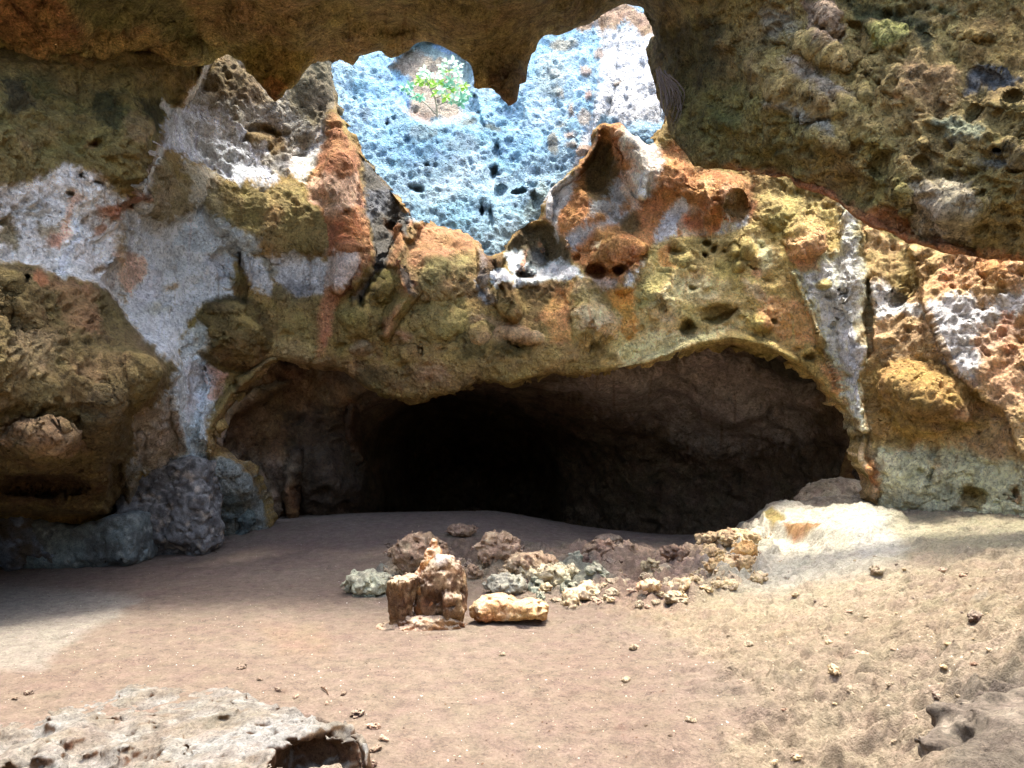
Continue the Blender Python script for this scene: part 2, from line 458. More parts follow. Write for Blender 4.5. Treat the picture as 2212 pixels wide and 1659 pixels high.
SUN = np.array([.10, .12, 1.0]); SUN /= np.linalg.norm(SUN)
w = bpy.data.worlds.new('World'); scene.world = w; w.use_nodes = True
nt = w.node_tree; bg = nt.nodes['Background']
sky = nt.nodes.new('ShaderNodeTexSky'); sky.sky_type = 'NISHITA'; sky.sun_disc = False
sky.sun_elevation = math.asin(SUN[2]); sky.sun_rotation = math.atan2(SUN[0], SUN[1])
sky.air_density = 1.0; sky.dust_density = 4.0; sky.ozone_density = .5
nt.links.new(sky.outputs[0], bg.inputs[0]); bg.inputs[1].default_value = .15
sl = bpy.data.lights.new('sun', 'SUN'); sl.energy = 1.6; sl.angle = math.radians(10); sl.color = (1, .95, .86)
so = bpy.data.objects.new('sun', sl); COL.objects.link(so)
so.rotation_euler = Vector(SUN).to_track_quat('Z', 'Y').to_euler(); so.location = (-8, -8, 30)
scene.view_settings.view_transform = 'Standard'; scene.view_settings.look = 'None'
scene.view_settings.exposure = 2.54; scene.view_settings.gamma = 1
cy = scene.cycles
cy.max_bounces = 10; cy.diffuse_bounces = 7; cy.glossy_bounces = 2; cy.transmission_bounces = 2
cy.use_denoising = True; cy.caustics_reflective = False; cy.caustics_refractive = False; cy.sample_clamp_indirect = 4
try: cy.denoiser = 'OPENIMAGEDENOISE'
except Exception: pass
cy.use_adaptive_sampling = True; cy.adaptive_threshold = .012

M_wall = rock_mat('wall_rock', 1.0, 1.0, .09, .9, .3, grain=1.2)
M_ceil = rock_mat('ceiling_rock', 1.1, 1.0, .12, 1.1, .42, grain=1.2, speckle=.6)
M_cliff = rock_mat('cliff_rock', 1.2, 1.0, .11, 1.1, .3, grain=1.5, speckle=.55)
M_dark = rock_mat('chamber_rock', .8, .9, .07, .6, .3)
M_floor = rock_mat('floor_rock', 1.3, .6, .03, .5, .25)
M_stone = rock_mat('loose_stone', 3.0, .6, .014, .7, .3)

# ------------------------------------------------------------------ ceiling
LIP = [(-420, 250), (0, 240), (165, 190), (300, 170), (450, 137), (492, 112)] + \
      T('a', [(1560, 400), (1640, 500), (1720, 600), (1780, 670), (1830, 625), (1900, 570), (1960, 480), (2060, 380), (2160, 385)]) + \
      T('b', [(70, 235), (120, 215), (190, 245), (215, 205), (350, 168), (415, 215), (470, 190), (560, 128), (640, 115), (780, 190), (860, 250), (885, 380), (1000, 385),
              (1045, 450), (1090, 487), (1140, 462), (1150, 370), (1190, 350), (1190, 230), (1240, 170), (1285, 70), (1360, 82), (1450, 55), (1480, 28), (1560, 8)]) + \
      [(1290, 42), (1312, 22), (1345, 6), (1382, 14), (1408, 45), (1414, 78), (1442, 132), (1428, 150), (1414, 190), (1432, 232), (1452, 262), (1456, 300), (1490, 345),
       (1500, 362), (1560, 366), (1620, 372), (1700, 388), (1790, 422), (1850, 470), (1950, 517), (2050, 545), (2150, 560), (2212, 564), (2480, 600), (2740, 640)]
CEIL = LIP + [(2740, -70), (-420, -70)]
c_ctrl = [(-400, 240, 8.2), (0, 160, 8.7), (0, 240, 9.6), (165, 127, 9.2), (165, 190, 9.9), (300, 110, 9.8), (300, 170, 10.3), (480, 90, 10.2), (593, 222, 10.1), (620, 100, 10.0), (720, 135, 10.8),
          (850, 115, 11), (1000, 170, 10.9), (1100, 229, 10.8), (1170, 80, 11), (1345, 8, 11.2), (1440, 140, 10.6), (1452, 260, 10.2), (1500, 360, 9.8),
          (1700, 388, 8.7), (1850, 470, 7.8), (2050, 545, 7.0), (2212, 564, 6.6), (2460, 598, 6.0),
          (0, 0, 7.6), (300, 0, 8.2), (600, 0, 8.8), (900, 0, 9.1), (1150, 0, 9.2), (1400, -60, 9.2), (1600, 0, 8.6), (1800, 0, 7.9), (2212, 0, 6.7), (1650, 200, 8.4), (1900, 250, 7.3), (2150, 300, 6.4),
          (1750, 330, 8.1), (2000, 430, 6.9), (-400, -100, 6.2), (2460, 0, 6.0), (2720, 0, 5.6), (2720, 630, 5.6)]
c_feats = [('d', 'D', 1780, 45, 52, 72, 25, .2, 1), ('d', 'D', 1905, 80, 60, 40, 10, .1, 1), ('r', 'c', [(300, 330), (700, 560), (1100, 800), (1500, 1180), (1750, 1450)], 44, .08), ('r', 'c', [(900, 60), (1400, 330), (1800, 560), (2200, 700)], 50, .09), ('r', 'c', [(1150, 380), (1600, 700), (2200, 1000)], 38, .06), ('r', 'c', [(100, 700), (500, 900), (1000, 1010), (1400, 1250)], 34, .06), ('d', 'D', 1100, 175, 42, 60, 0, .5, .7), ('d', 'D', 1125, 195, 16, 24, 0, -.3, .8),
           ('d', 'D', 860, 62, 45, 16, -8, -.25, .7), ('d', 'D', 330, 80, 120, 45, 10, .35, 1), ('d', 'D', 130, 60, 80, 70, 0, .3, 1), ('d', 'D', 700, 60, 120, 50, -5, .3, 1), ('d', 'D', 1000, 60, 130, 50, 8, .3, 1),
           ('r', 'a', [(60, 10), (140, 80), (230, 190), (310, 270)], 7, -.09), ('r', 'a', [(310, 270), (290, 310), (420, 345), (510, 350), (600, 335)], 6, -.07),
           ('r', 'D', [(1600, 376), (1700, 398), (1790, 432), (1860, 480), (1950, 520), (2100, 556)], 22, .16),
           ('s', 'c', [(1070, 160), (1200, 150), (1330, 330), (1150, 420)], -.12, 10), ('r', 'c', [(1170, 420), (1240, 520), (1340, 610)], 7, -.08), ('d', 'c', 1180, 610, 45, 75, 0, .1, .6),
           ('d', 'c', 1280, 1060, 95, 100, 40, -.12, .9), ('d', 'c', 840, 650, 25, 25, 0, -.2, .8), ('d', 'c', 1560, 1060, 60, 45, 20, -.12, .9), ('d', 'D', 90, 125, 70, 40, 5, .4, 1), ('d', 'D', 235, 115, 80, 45, -5, .5, 1), ('d', 'D', 390, 118, 70, 36, 0, .45, 1), ('d', 'D', 520, 60, 60, 60, 0, .35, 1), ('d', 'D', 800, 90, 70, 40, 0, .3, 1), ('d', 'D', 1240, 30, 60, 40, 0, .3, 1), ('d', 'c', 1560, 930, 60, 60, 0, .16, .7),
           ('r', 'c', [(600, 250), (780, 260), (900, 320), (1060, 420)], 22, .14), ('r', 'c', [(1380, 1170), (1440, 1270), (1440, 1400)], 12, .12), ('d', 'c', 2050, 970, 60, 25, 0, -.14, .8),
           ('d', 'c', 1960, 470, 120, 30, 10, -.1, .8), ('d', 'c', 620, 290, 60, 18, 0, -.12, .8), ('d', 'c', 280, 790, 120, 45, 20, .2, .8), ('d', 'c', 900, 890, 200, 100, 15, .3, 1), ('d', 'c', 250, 260, 120, 100, 15, .3, 1),
           ('d', 'c', 2140, 620, 60, 40, 0, -.15, .8), ('d', 'c', 1750, 1300, 250, 160, 25, .25, 1), ('d', 'c', 1900, 220, 190, 80, 10, .1, 1.2)]
c_pat = [('D', 'p', [(-420, 60), (200, 90), (480, 70), (640, 90), (620, 240), (400, 200), (-420, 300)], (128, 114, 70), .85, 24), ('D', 'e', (60, 40, 110, 70, 20), (120, 82, 52), .8, 20), ('D', 'p', [(180, 55), (330, 50), (440, 100), (430, 140), (250, 130), (200, 110)], (122, 98, 62), .8, 14),
         ('D', 'p', [(110, -20), (390, -20), (420, 60), (470, 130), (380, 110), (330, 55), (200, 60)], (78, 74, 46), .8, 18), ('D', 'p', [(370, -30), (640, -30), (640, 100), (520, 110), (440, 70)], (108, 84, 54), .7, 18),
         ('D', 'p', [(640, -60), (1460, -60), (1420, 120), (1150, 60), (1100, 200), (1030, 150), (930, 80), (720, 130), (640, 100)], (102, 86, 56), .85, 16),
         ('D', 'p', [(700, 90), (900, 80), (840, 130), (720, 140)], (108, 86, 54), .7, 12), ('D', 'e', (1100, 180, 40, 50), (88, 64, 44), .8, 10), ('D', 'p', [(500, 100), (690, 105), (620, 200), (590, 225), (540, 160)], (104, 84, 44), .9, 10),
         ('D', 'e', (590, 190, 26, 30), (112, 72, 40), .8, 8), ('D', 'p', [(1420, 60), (1560, 20), (1560, 340), (1470, 330), (1440, 220)], (70, 62, 40), .8, 20),
         ('c', 'p', [(480, 80), (700, 60), (760, 220), (560, 250)], (128, 116, 108), .6, 12), ('c', 'p', [(780, 10), (960, 40), (1040, 150), (1050, 330), (960, 330), (830, 230)], (142, 116, 98), .9, 7),
         ('c', 'p', [(1050, 30), (1250, 20), (1500, 110), (1640, 200), (1630, 350), (1560, 320), (1380, 160), (1180, 140)], (50, 52, 34), .85, 12), ('c', 'p', [(1180, 180), (1330, 150), (1480, 220), (1400, 300), (1260, 290)], (116, 112, 62), .8, 10),
         ('c', 'p', [(1550, 20), (1650, 10), (2050, 240), (2100, 300), (1900, 220)], (70, 72, 46), .8, 10), ('c', 'p', [(650, 420), (780, 400), (1000, 560), (1090, 660), (900, 600), (740, 510)], (150, 134, 124), .75, 14),
         ('c', 'p', [(570, 640), (700, 640), (980, 800), (960, 890), (760, 830)], (120, 118, 116), .75, 14), ('c', 'p', [(1900, 420), (2120, 450), (2200, 520), (1950, 510), (1790, 590)], (74, 78, 88), .85, 8),
         ('c', 'p', [(1600, 740), (1900, 740), (1960, 790), (1900, 900), (1700, 860), (1600, 800)], (112, 116, 100), .7, 14), ('c', 'e', (2050, 970, 70, 24), (58, 60, 66), .8, 8), ('c', 'e', (1760, 900, 50, 18), (60, 62, 66), .8, 8),
         ('c', 'e', (2060, 1050, 130, 40), (96, 100, 104), .7, 12), ('c', 'p', [(1480, 430), (1700, 400), (1850, 420), (1700, 650), (1400, 640)], (146, 112, 82), .5, 20), ('c', 'p', [(1480, 1180), (1800, 1150), (1900, 1350), (1850, 1600), (1640, 1600), (1480, 1440)], (150, 134, 118), .8, 16),
         ('D', 'l', [(1580, 372), (1700, 392), (1790, 426), (1860, 474), (1950, 520), (2090, 552), (2200, 565)], (156, 100, 68), .9, 10, 17), ('c', 'p', [(1150, 1360), (1300, 1330), (1480, 1420), (1500, 1560), (1300, 1500)], (140, 84, 52), .85, 10),
         ('c', 'p', [(0, 560), (500, 560), (900, 900), (800, 1100), (300, 1060), (60, 1000), (0, 800)], (108, 98, 58), .7, 24), ('c', 'e', (260, 780, 130, 60, 20), (82, 82, 46), .7, 12), ('c', 'p', [(1100, 880), (1400, 900), (1460, 1350), (1200, 1300), (1150, 1100)], (118, 104, 62), .7, 16),
         ('c', 'p', [(1780, 60), (2220, 20), (2220, 420), (1850, 400)], (140, 108, 66), .6, 24)]
def keep_c(X, Y): return poly_sd(X, Y, CEIL)
R = relief(-420, 2720, -100, 660, 3.0, c_ctrl, c_feats, keep_c, 11, 1.25, 12, 7, 6000, (.012, .07), (0, 2250, 0, 600), 2.2,
           [(112, 94, 58), (134, 112, 72), (88, 74, 46)], c_pat)
R['C'] = np.clip(R['C']*(1.65+1.35*smooth(1500, 700, R['X']))[..., None]*np.array([1.0, 1.08, 1.0]), 0, .78)  # ceiling colour lifted, most at left, in place of missing light
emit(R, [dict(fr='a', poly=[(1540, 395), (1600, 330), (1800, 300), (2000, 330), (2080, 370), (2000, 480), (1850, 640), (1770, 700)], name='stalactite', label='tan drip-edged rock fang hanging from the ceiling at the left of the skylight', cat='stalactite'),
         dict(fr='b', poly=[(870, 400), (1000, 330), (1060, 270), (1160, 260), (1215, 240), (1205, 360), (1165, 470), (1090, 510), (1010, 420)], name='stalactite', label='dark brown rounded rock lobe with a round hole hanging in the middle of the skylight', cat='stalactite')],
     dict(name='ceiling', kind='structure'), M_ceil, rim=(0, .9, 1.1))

# ------------------------------------------------------------------ pale cliff under the skylight
k_ctrl = [(690, 150, 13.4), (700, 400, 13.0), (800, 250, 13.6), (850, 420, 13.0), (950, 470, 12.6), (1060, 540, 12.2), (1000, 300, 13.6), (1060, 400, 13.1), (1100, 300, 13.6), (1170, 440, 12.8), (1200, 250, 13.4),
          (1300, 200, 12.9), (1330, 60, 13.4), (1390, 200, 12.5), (1430, 300, 12.2), (1290, 330, 12.7), (1230, 120, 13.7), (940, 60, 14.8), (720, -100, 14.6), (1150, -120, 15.2), (1500, -120, 13.6), (1560, 200, 12.3),
          (600, 200, 13.2), (600, 600, 12.9), (1100, 640, 12.7), (1100, 780, 12.4), (1600, 600, 12.6), (620, 780, 12.4), (1580, 780, 12.2), (1200, 560, 13.0)]
k_ctrl = [(a_, b_, c_+.8+max(0, 330-b_)/330*1.5) for a_, b_, c_ in k_ctrl]
k_feats = [('s', 'D', [(848, 150), (870, 110), (930, 80), (985, 100), (1018, 150), (1024, 240), (980, 262), (930, 270), (890, 250), (856, 210)], -.5, 9), ('d', 'D', 1090, 330, 60, 130, 5, -.35, 1.3), ('r', 'D', [(1025, 205), (1032, 250), (1045, 275)], 6, -.15),
           ('r', 'D', [(1325, 40), (1312, 120), (1300, 200), (1288, 280)], 26, .35), ('d', 'D', 1066, 375, 11, 20, 8, -.5, .6), ('d', 'D', 1080, 415, 13, 20, 20, -.3, .9), ('d', 'D', 1042, 455, 6, 14, 0, -.5, .6), ('d', 'D', 1072, 330, 12, 24, 5, -.3, .7),
           ('d', 'D', 1122, 414, 20, 7, -6, -.4, .7), ('d', 'D', 836, 267, 6, 7, 0, -.2, .7), ('d', 'D', 900, 408, 20, 9, 10, -.3, .7), ('d', 'D', 1060, 470, 8, 30, -6, -.3, .7), ('d', 'D', 921, 357, 9, 5, 0, -.2, .7), ('d', 'D', 880, 305, 10, 8, 0, -.15, .7),
           ('d', 'D', 1100, 300, 9, 8, 0, .12, .7), ('d', 'D', 1265, 155, 13, 12, 0, .18, .6), ('d', 'D', 1197, 160, 14, 10, 0, .18, .6), ('d', 'D', 1204, 198, 10, 9, 0, .14, .6), ('d', 'D', 1274, 205, 7, 10, 0, .16, .6), ('d', 'D', 1234, 235, 8, 15, 10, .14, .6), ('d', 'D', 1262, 325, 17, 13, -25, .2, .6),
           ('d', 'D', 1232, 290, 11, 7, 0, .12, .6), ('d', 'D', 1237, 312, 11, 8, 0, .12, .6), ('d', 'D', 1330, 182, 9, 6, 0, .1, .6), ('d', 'D', 1235, 87, 6, 6, 0, .12, .6), ('d', 'D', 1292, 120, 6, 9, 0, .12, .6), ('d', 'D', 1155, 435, 16, 22, 0, -.25, .8), ('d', 'D', 1165, 420, 10, 12, 0, .12, .7)]
WH = (228, 234, 236)
k_pat = [('D', 'p', [(1290, 60), (1420, 60), (1450, 150), (1430, 260), (1360, 270), (1300, 250), (1280, 300), (1250, 360), (1210, 400), (1270, 280), (1300, 180)], (248, 242, 236), .9, 10),  # overexposed skylight painted as a white area on the cliff
         ('D', 'p', [(1235, 60), (1300, 20), (1345, 0), (1420, 40), (1416, 80), (1390, 85), (1350, 45), (1320, 70), (1290, 60), (1262, 75)], (186, 138, 88), .85, 8), ('D', 'p', [(1395, 60), (1420, 60), (1450, 140), (1440, 170)], (205, 165, 130), .7, 6),
         ('D', 'p', [(850, 150), (880, 105), (935, 85), (990, 110), (1015, 160), (990, 200), (1000, 250), (930, 268), (885, 240), (885, 170)], (196, 168, 136), .85, 9), ('D', 'p', [(870, 100), (930, 80), (985, 105), (1018, 160), (1015, 200), (1000, 180), (960, 130), (900, 110)], (176, 204, 202), .85, 9),
         ('D', 'p', [(853, 160), (880, 170), (885, 230), (870, 220), (856, 200)], (120, 164, 216), .7, 8), ('D', 'e', (910, 255, 30, 12, 20), (190, 158, 135), .8, 6), ('D', 'p', [(930, 85), (990, 118), (975, 125), (932, 100)], (190, 220, 250), .9, 4),
         ('D', 'p', [(1140, 440), (1170, 370), (1190, 420), (1175, 470), (1130, 475)], (170, 180, 160), .5, 10)]
for cx, cy_, rx, ry, c in [(1265, 155, 14, 13, (196, 150, 110)), (1197, 160, 15, 11, (190, 155, 120)), (1204, 198, 12, 12, (176, 150, 112)), (1274, 205, 7, 11, (205, 140, 85)), (1234, 235, 8, 16, (196, 150, 105)), (1262, 325, 18, 14, (208, 150, 95)),
                          (1232, 290, 11, 7, (200, 150, 100)), (1237, 312, 12, 8, (185, 150, 105)), (1195, 312, 14, 22, (170, 150, 110)), (1212, 270, 12, 8, (165, 150, 110)), (1330, 182, 9, 6, (190, 160, 125)), (1215, 95, 30, 12, (190, 170, 130)), (1292, 115, 8, 12, (190, 145, 100)),
                          (1262, 255, 14, 20, (196, 160, 120)), (1012, 262, 18, 8, (130, 125, 100)), (1062, 277, 18, 8, (120, 120, 95)), (790, 245, 14, 16, (130, 150, 165)), (1000, 310, 40, 20, (150, 170, 178)), (915, 290, 30, 16, (150, 168, 170)), (1190, 160, 30, 50, (190, 205, 200))]:
    k_pat.append(('D', 'e', (cx, cy_, rx, ry), c, .7, 4))
R = relief(600, 1580, -120, 706, 2.6, k_ctrl, k_feats, None, 23, .9, 0, 0, 2600, (.02, .07), (700, 1450, 0, 560), 1.7, [(156, 202, 226), (198, 226, 238), (112, 150, 172)], k_pat)  # base colours carry the blue tint of the skylight
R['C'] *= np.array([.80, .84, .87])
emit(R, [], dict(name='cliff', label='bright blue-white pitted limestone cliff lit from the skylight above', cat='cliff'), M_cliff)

# ------------------------------------------------------------------ inner chamber (dark)
i_ctrl = [(400, 950, 12.4), (470, 900, 12.3), (520, 1100, 12.6), (600, 800, 12.5), (640, 900, 13.0), (640, 1100, 13.4), (760, 800, 13.0), (780, 950, 14.6), (800, 1060, 15.0), (850, 860, 13.4), (900, 900, 20), (1000, 880, 19), (1000, 1000, 25), (900, 1060, 24), (1100, 1000, 24), (1100, 1090, 23),
          (1000, 800, 12.6), (1100, 815, 12.6), (1180, 900, 16.5), (1250, 850, 13.5), (1250, 980, 18), (1330, 800, 12.4), (1400, 900, 15), (1500, 860, 13.8), (1550, 1000, 15.5), (1600, 750, 11.9), (1650, 850, 13.2), (1750, 900, 12.8), (1800, 1000, 13.0), (1740, 790, 11.7), (1870, 900, 11.0), (1900, 1050, 11.3),
          (1700, 1100, 14.5), (1400, 1100, 17), (1200, 1120, 20), (560, 1300, 13), (1000, 1300, 24), (1500, 1300, 16), (1900, 1300, 11.5), (450, 1300, 12.6), (1000, 690, 12.9), (1500, 690, 12.7), (600, 690, 12.8), (1000,745,12.7), (1300,745,12.6), (800,745,12.8), (1950, 760, 11), (1990, 1000, 11), (390, 720, 12)]
i_pat = [('D', 'p', [(480, 850), (600, 790), (780, 830), (760, 900), (640, 1000), (560, 980), (500, 960)], (104, 78, 50), .8, 20), ('D', 'p', [(1190, 830), (1500, 770), (1760, 830), (1750, 960), (1500, 960), (1350, 900)], (172, 156, 144), .9, 26), ('D', 'e', (765, 940, 16, 60, -8), (128, 84, 50), .8, 8),
         ('D', 'e', (630, 1080, 18, 45, 5), (120, 84, 50), .8, 8), ('D', 'e', (1700, 800, 90, 30, 25), (40, 40, 32), .8, 16), ('D', 'p', [(600, 880), (790, 880), (790, 1100), (640, 1110)], (52, 44, 34), .75, 20)]  # last patch paints the passage wall darker as it recedes into shade
i_feats = [('s', 'D', [(795, 950), (840, 890), (910, 858), (1000, 848), (1100, 870), (1160, 930), (1195, 1000), (1195, 1120), (780, 1120)], -1.2, 14), ('r', 'D', [(760, 880), (765, 950), (775, 1010)], 16, .4), ('r', 'D', [(640, 980), (630, 1060), (635, 1130)], 18, .4), ('r', 'D', [(560, 1000), (590, 1060), (600, 1140)], 14, .3),
           ('d', 'D', 1560, 880, 130, 60, 15, .35, 1), ('d', 'D', 1350, 850, 90, 40, 10, .3, 1), ('d', 'D', 1330, 960, 80, 60, 0, -.4, 1), ('r', 'D', [(480, 960), (500, 900), (560, 850), (620, 830)], 16, .25)]
R = relief(390, 1990, 690, 1310, 4.5, i_ctrl, i_feats, None, 31, 1.7, 0, 0, 1200, (.04, .16), None, 1.6, [(104, 86, 66), (124, 104, 84), (72, 62, 48)], i_pat)
emit(R, [], dict(name='chamber', label='dark inner chamber wall of brown rock seen through the low arch', cat='chamber wall', kind='structure'), M_dark)
# ------------------------------------------------------------------ main cave wall with its arch
ARCH = [(590, 778), (640, 782), (700, 792), (745, 800), (780, 826), (815, 852), (870, 864), (930, 860), (990, 848), (1035, 822), (1060, 818), (1095, 834), (1140, 814), (1200, 802), (1262, 812), (1330, 796), (1400, 785), (1440, 770),
        (1480, 757), (1530, 747), (1575, 745), (1610, 752), (1650, 762), (1690, 768), (1720, 785), (1745, 806), (1772, 826), (1795, 850), (1812, 872), (1835, 893), (1852, 925), (1868, 940), (1862, 958), (1852, 980), (1856, 998), (1872, 1015), (1880, 1040), (1884, 1070), (1894, 1095), (1900, 1400),
        (585, 1400), (585, 1136), (572, 1100), (560, 1060), (540, 1022), (505, 995), (470, 985), (452, 965), (450, 938), (468, 905), (490, 872), (520, 838), (552, 805)]
SKY = [(700, -200), (705, 100), (716, 140), (720, 200), (724, 238), (742, 268), (755, 300), (768, 322), (790, 348), (812, 380), (832, 402), (848, 425), (866, 445), (885, 462), (905, 478), (930, 484), (940, 492), (962, 494), (985, 496), (1010, 505), (1024, 520),
       (1034, 538), (1050, 552), (1062, 556), (1078, 546), (1092, 540), (1096, 520), (1120, 498), (1150, 482), (1172, 476), (1180, 440), (1186, 410), (1206, 394), (1232, 372), (1256, 350), (1276, 318), (1288, 296), (1290, 284), (1293, 270), (1304, 264), (1322, 268),
       (1342, 262), (1360, 286), (1382, 302), (1404, 316), (1420, 300), (1444, 250), (1470, 160), (1500, 60), (1520, -200)]
w_ctrl = [(-440, 100, 7.2), (-440, 500, 6.4), (-440, 800, 6.0), (-440, 1300, 7.6), (2660, 100, 8.6), (2660, 700, 7.0), (2660, 1200, 6.4), (-150, 250, 7.6), (-150, 700, 6.6), (-150, 1150, 8.4), (0, 100, 9.0), (0, 200, 8.4), (0, 500, 8.3), (0, 700, 7.7), (0, 1000, 8.4), (0, 1150, 9.6), (0, 1300, 9.8), (150, 130, 9.4), (150, 300, 8.9), (200, 450, 9.1), (200, 600, 8.9), (250, 750, 8.7), (330, 800, 8.6),
          (150, 1000, 8.8), (200, 1100, 9.9), (200, 1300, 10.4), (310, 150, 10.0), (300, 300, 9.3), (300, 600, 9.9), (330, 700, 9.9), (420, 830, 10.5), (430, 950, 10.4), (350, 1000, 10.4), (350, 1150, 11.0), (350, 1320, 11.3), (470, 1060, 11.0), (520, 1120, 11.6), (530, 1320, 12.2),
          (430, 120, 11.4), (450, 200, 11.3), (560, 230, 11.9), (650, 200, 12.6), (650, 320, 12.3), (500, 350, 11.3), (400, 290, 10.9), (450, 0, 11.8), (640, -80, 13.2), (300, -80, 11.4), (0, -80, 10.6),
          (380, 500, 10.7), (550, 450, 11.2), (650, 560, 11.6), (500, 600, 11.0), (500, 700, 10.9), (620, 700, 11.3), (730, 400, 11.8), (740, 560, 11.4), (740, 700, 11.3), (830, 470, 12.2), (900, 560, 11.7), (950, 600, 11.6), (900, 720, 11.4), (1050, 640, 11.6), (1040, 560, 12.1), (900, 490, 12.4),
          (1000, 780, 11.3), (830, 820, 11.5), (600, 770, 11.3), (1150, 600, 12.0), (1150, 520, 12.6), (1200, 700, 11.3), (1290, 700, 11.3), (1350, 560, 11.4), (1260, 480, 12.0), (1300, 400, 12.3), (1300, 300, 12.4), (1360, 320, 12.0), (1420, 380, 11.7), (1450, 480, 11.5), (1480, 300, 11.8), (1480, 0, 12.2),
          (1560, 420, 11.3), (1500, 600, 11.0), (1600, 700, 10.8), (1400, 740, 11.1), (1250, 790, 11.3), (1560, 740, 10.9), (1700, 400, 11.2), (1700, 500, 10.9), (1700, 700, 10.6), (1780, 820, 10.3), (1820, 600, 10.2), (1850, 850, 9.9), (1870, 950, 9.7), (1890, 1090, 9.6), (1890, 1250, 9.7), (1850, 400, 10.8), (1950, 450, 10.4), (1700, 100, 11.6), (2000, 100, 11.0),
          (1950, 560, 10.0), (1950, 700, 9.5), (2000, 880, 9.1), (2100, 650, 9.2), (2100, 520, 9.6), (2212, 540, 9.0), (2212, 700, 8.7), (2212, 900, 8.3), (2212, 1110, 8.0), (2212, 1250, 8.0), (2050, 1080, 8.9), (2050, 1250, 9.0), (2360, 800, 7.7), (2360, 1150, 7.2), (2360, 100, 9.8)]
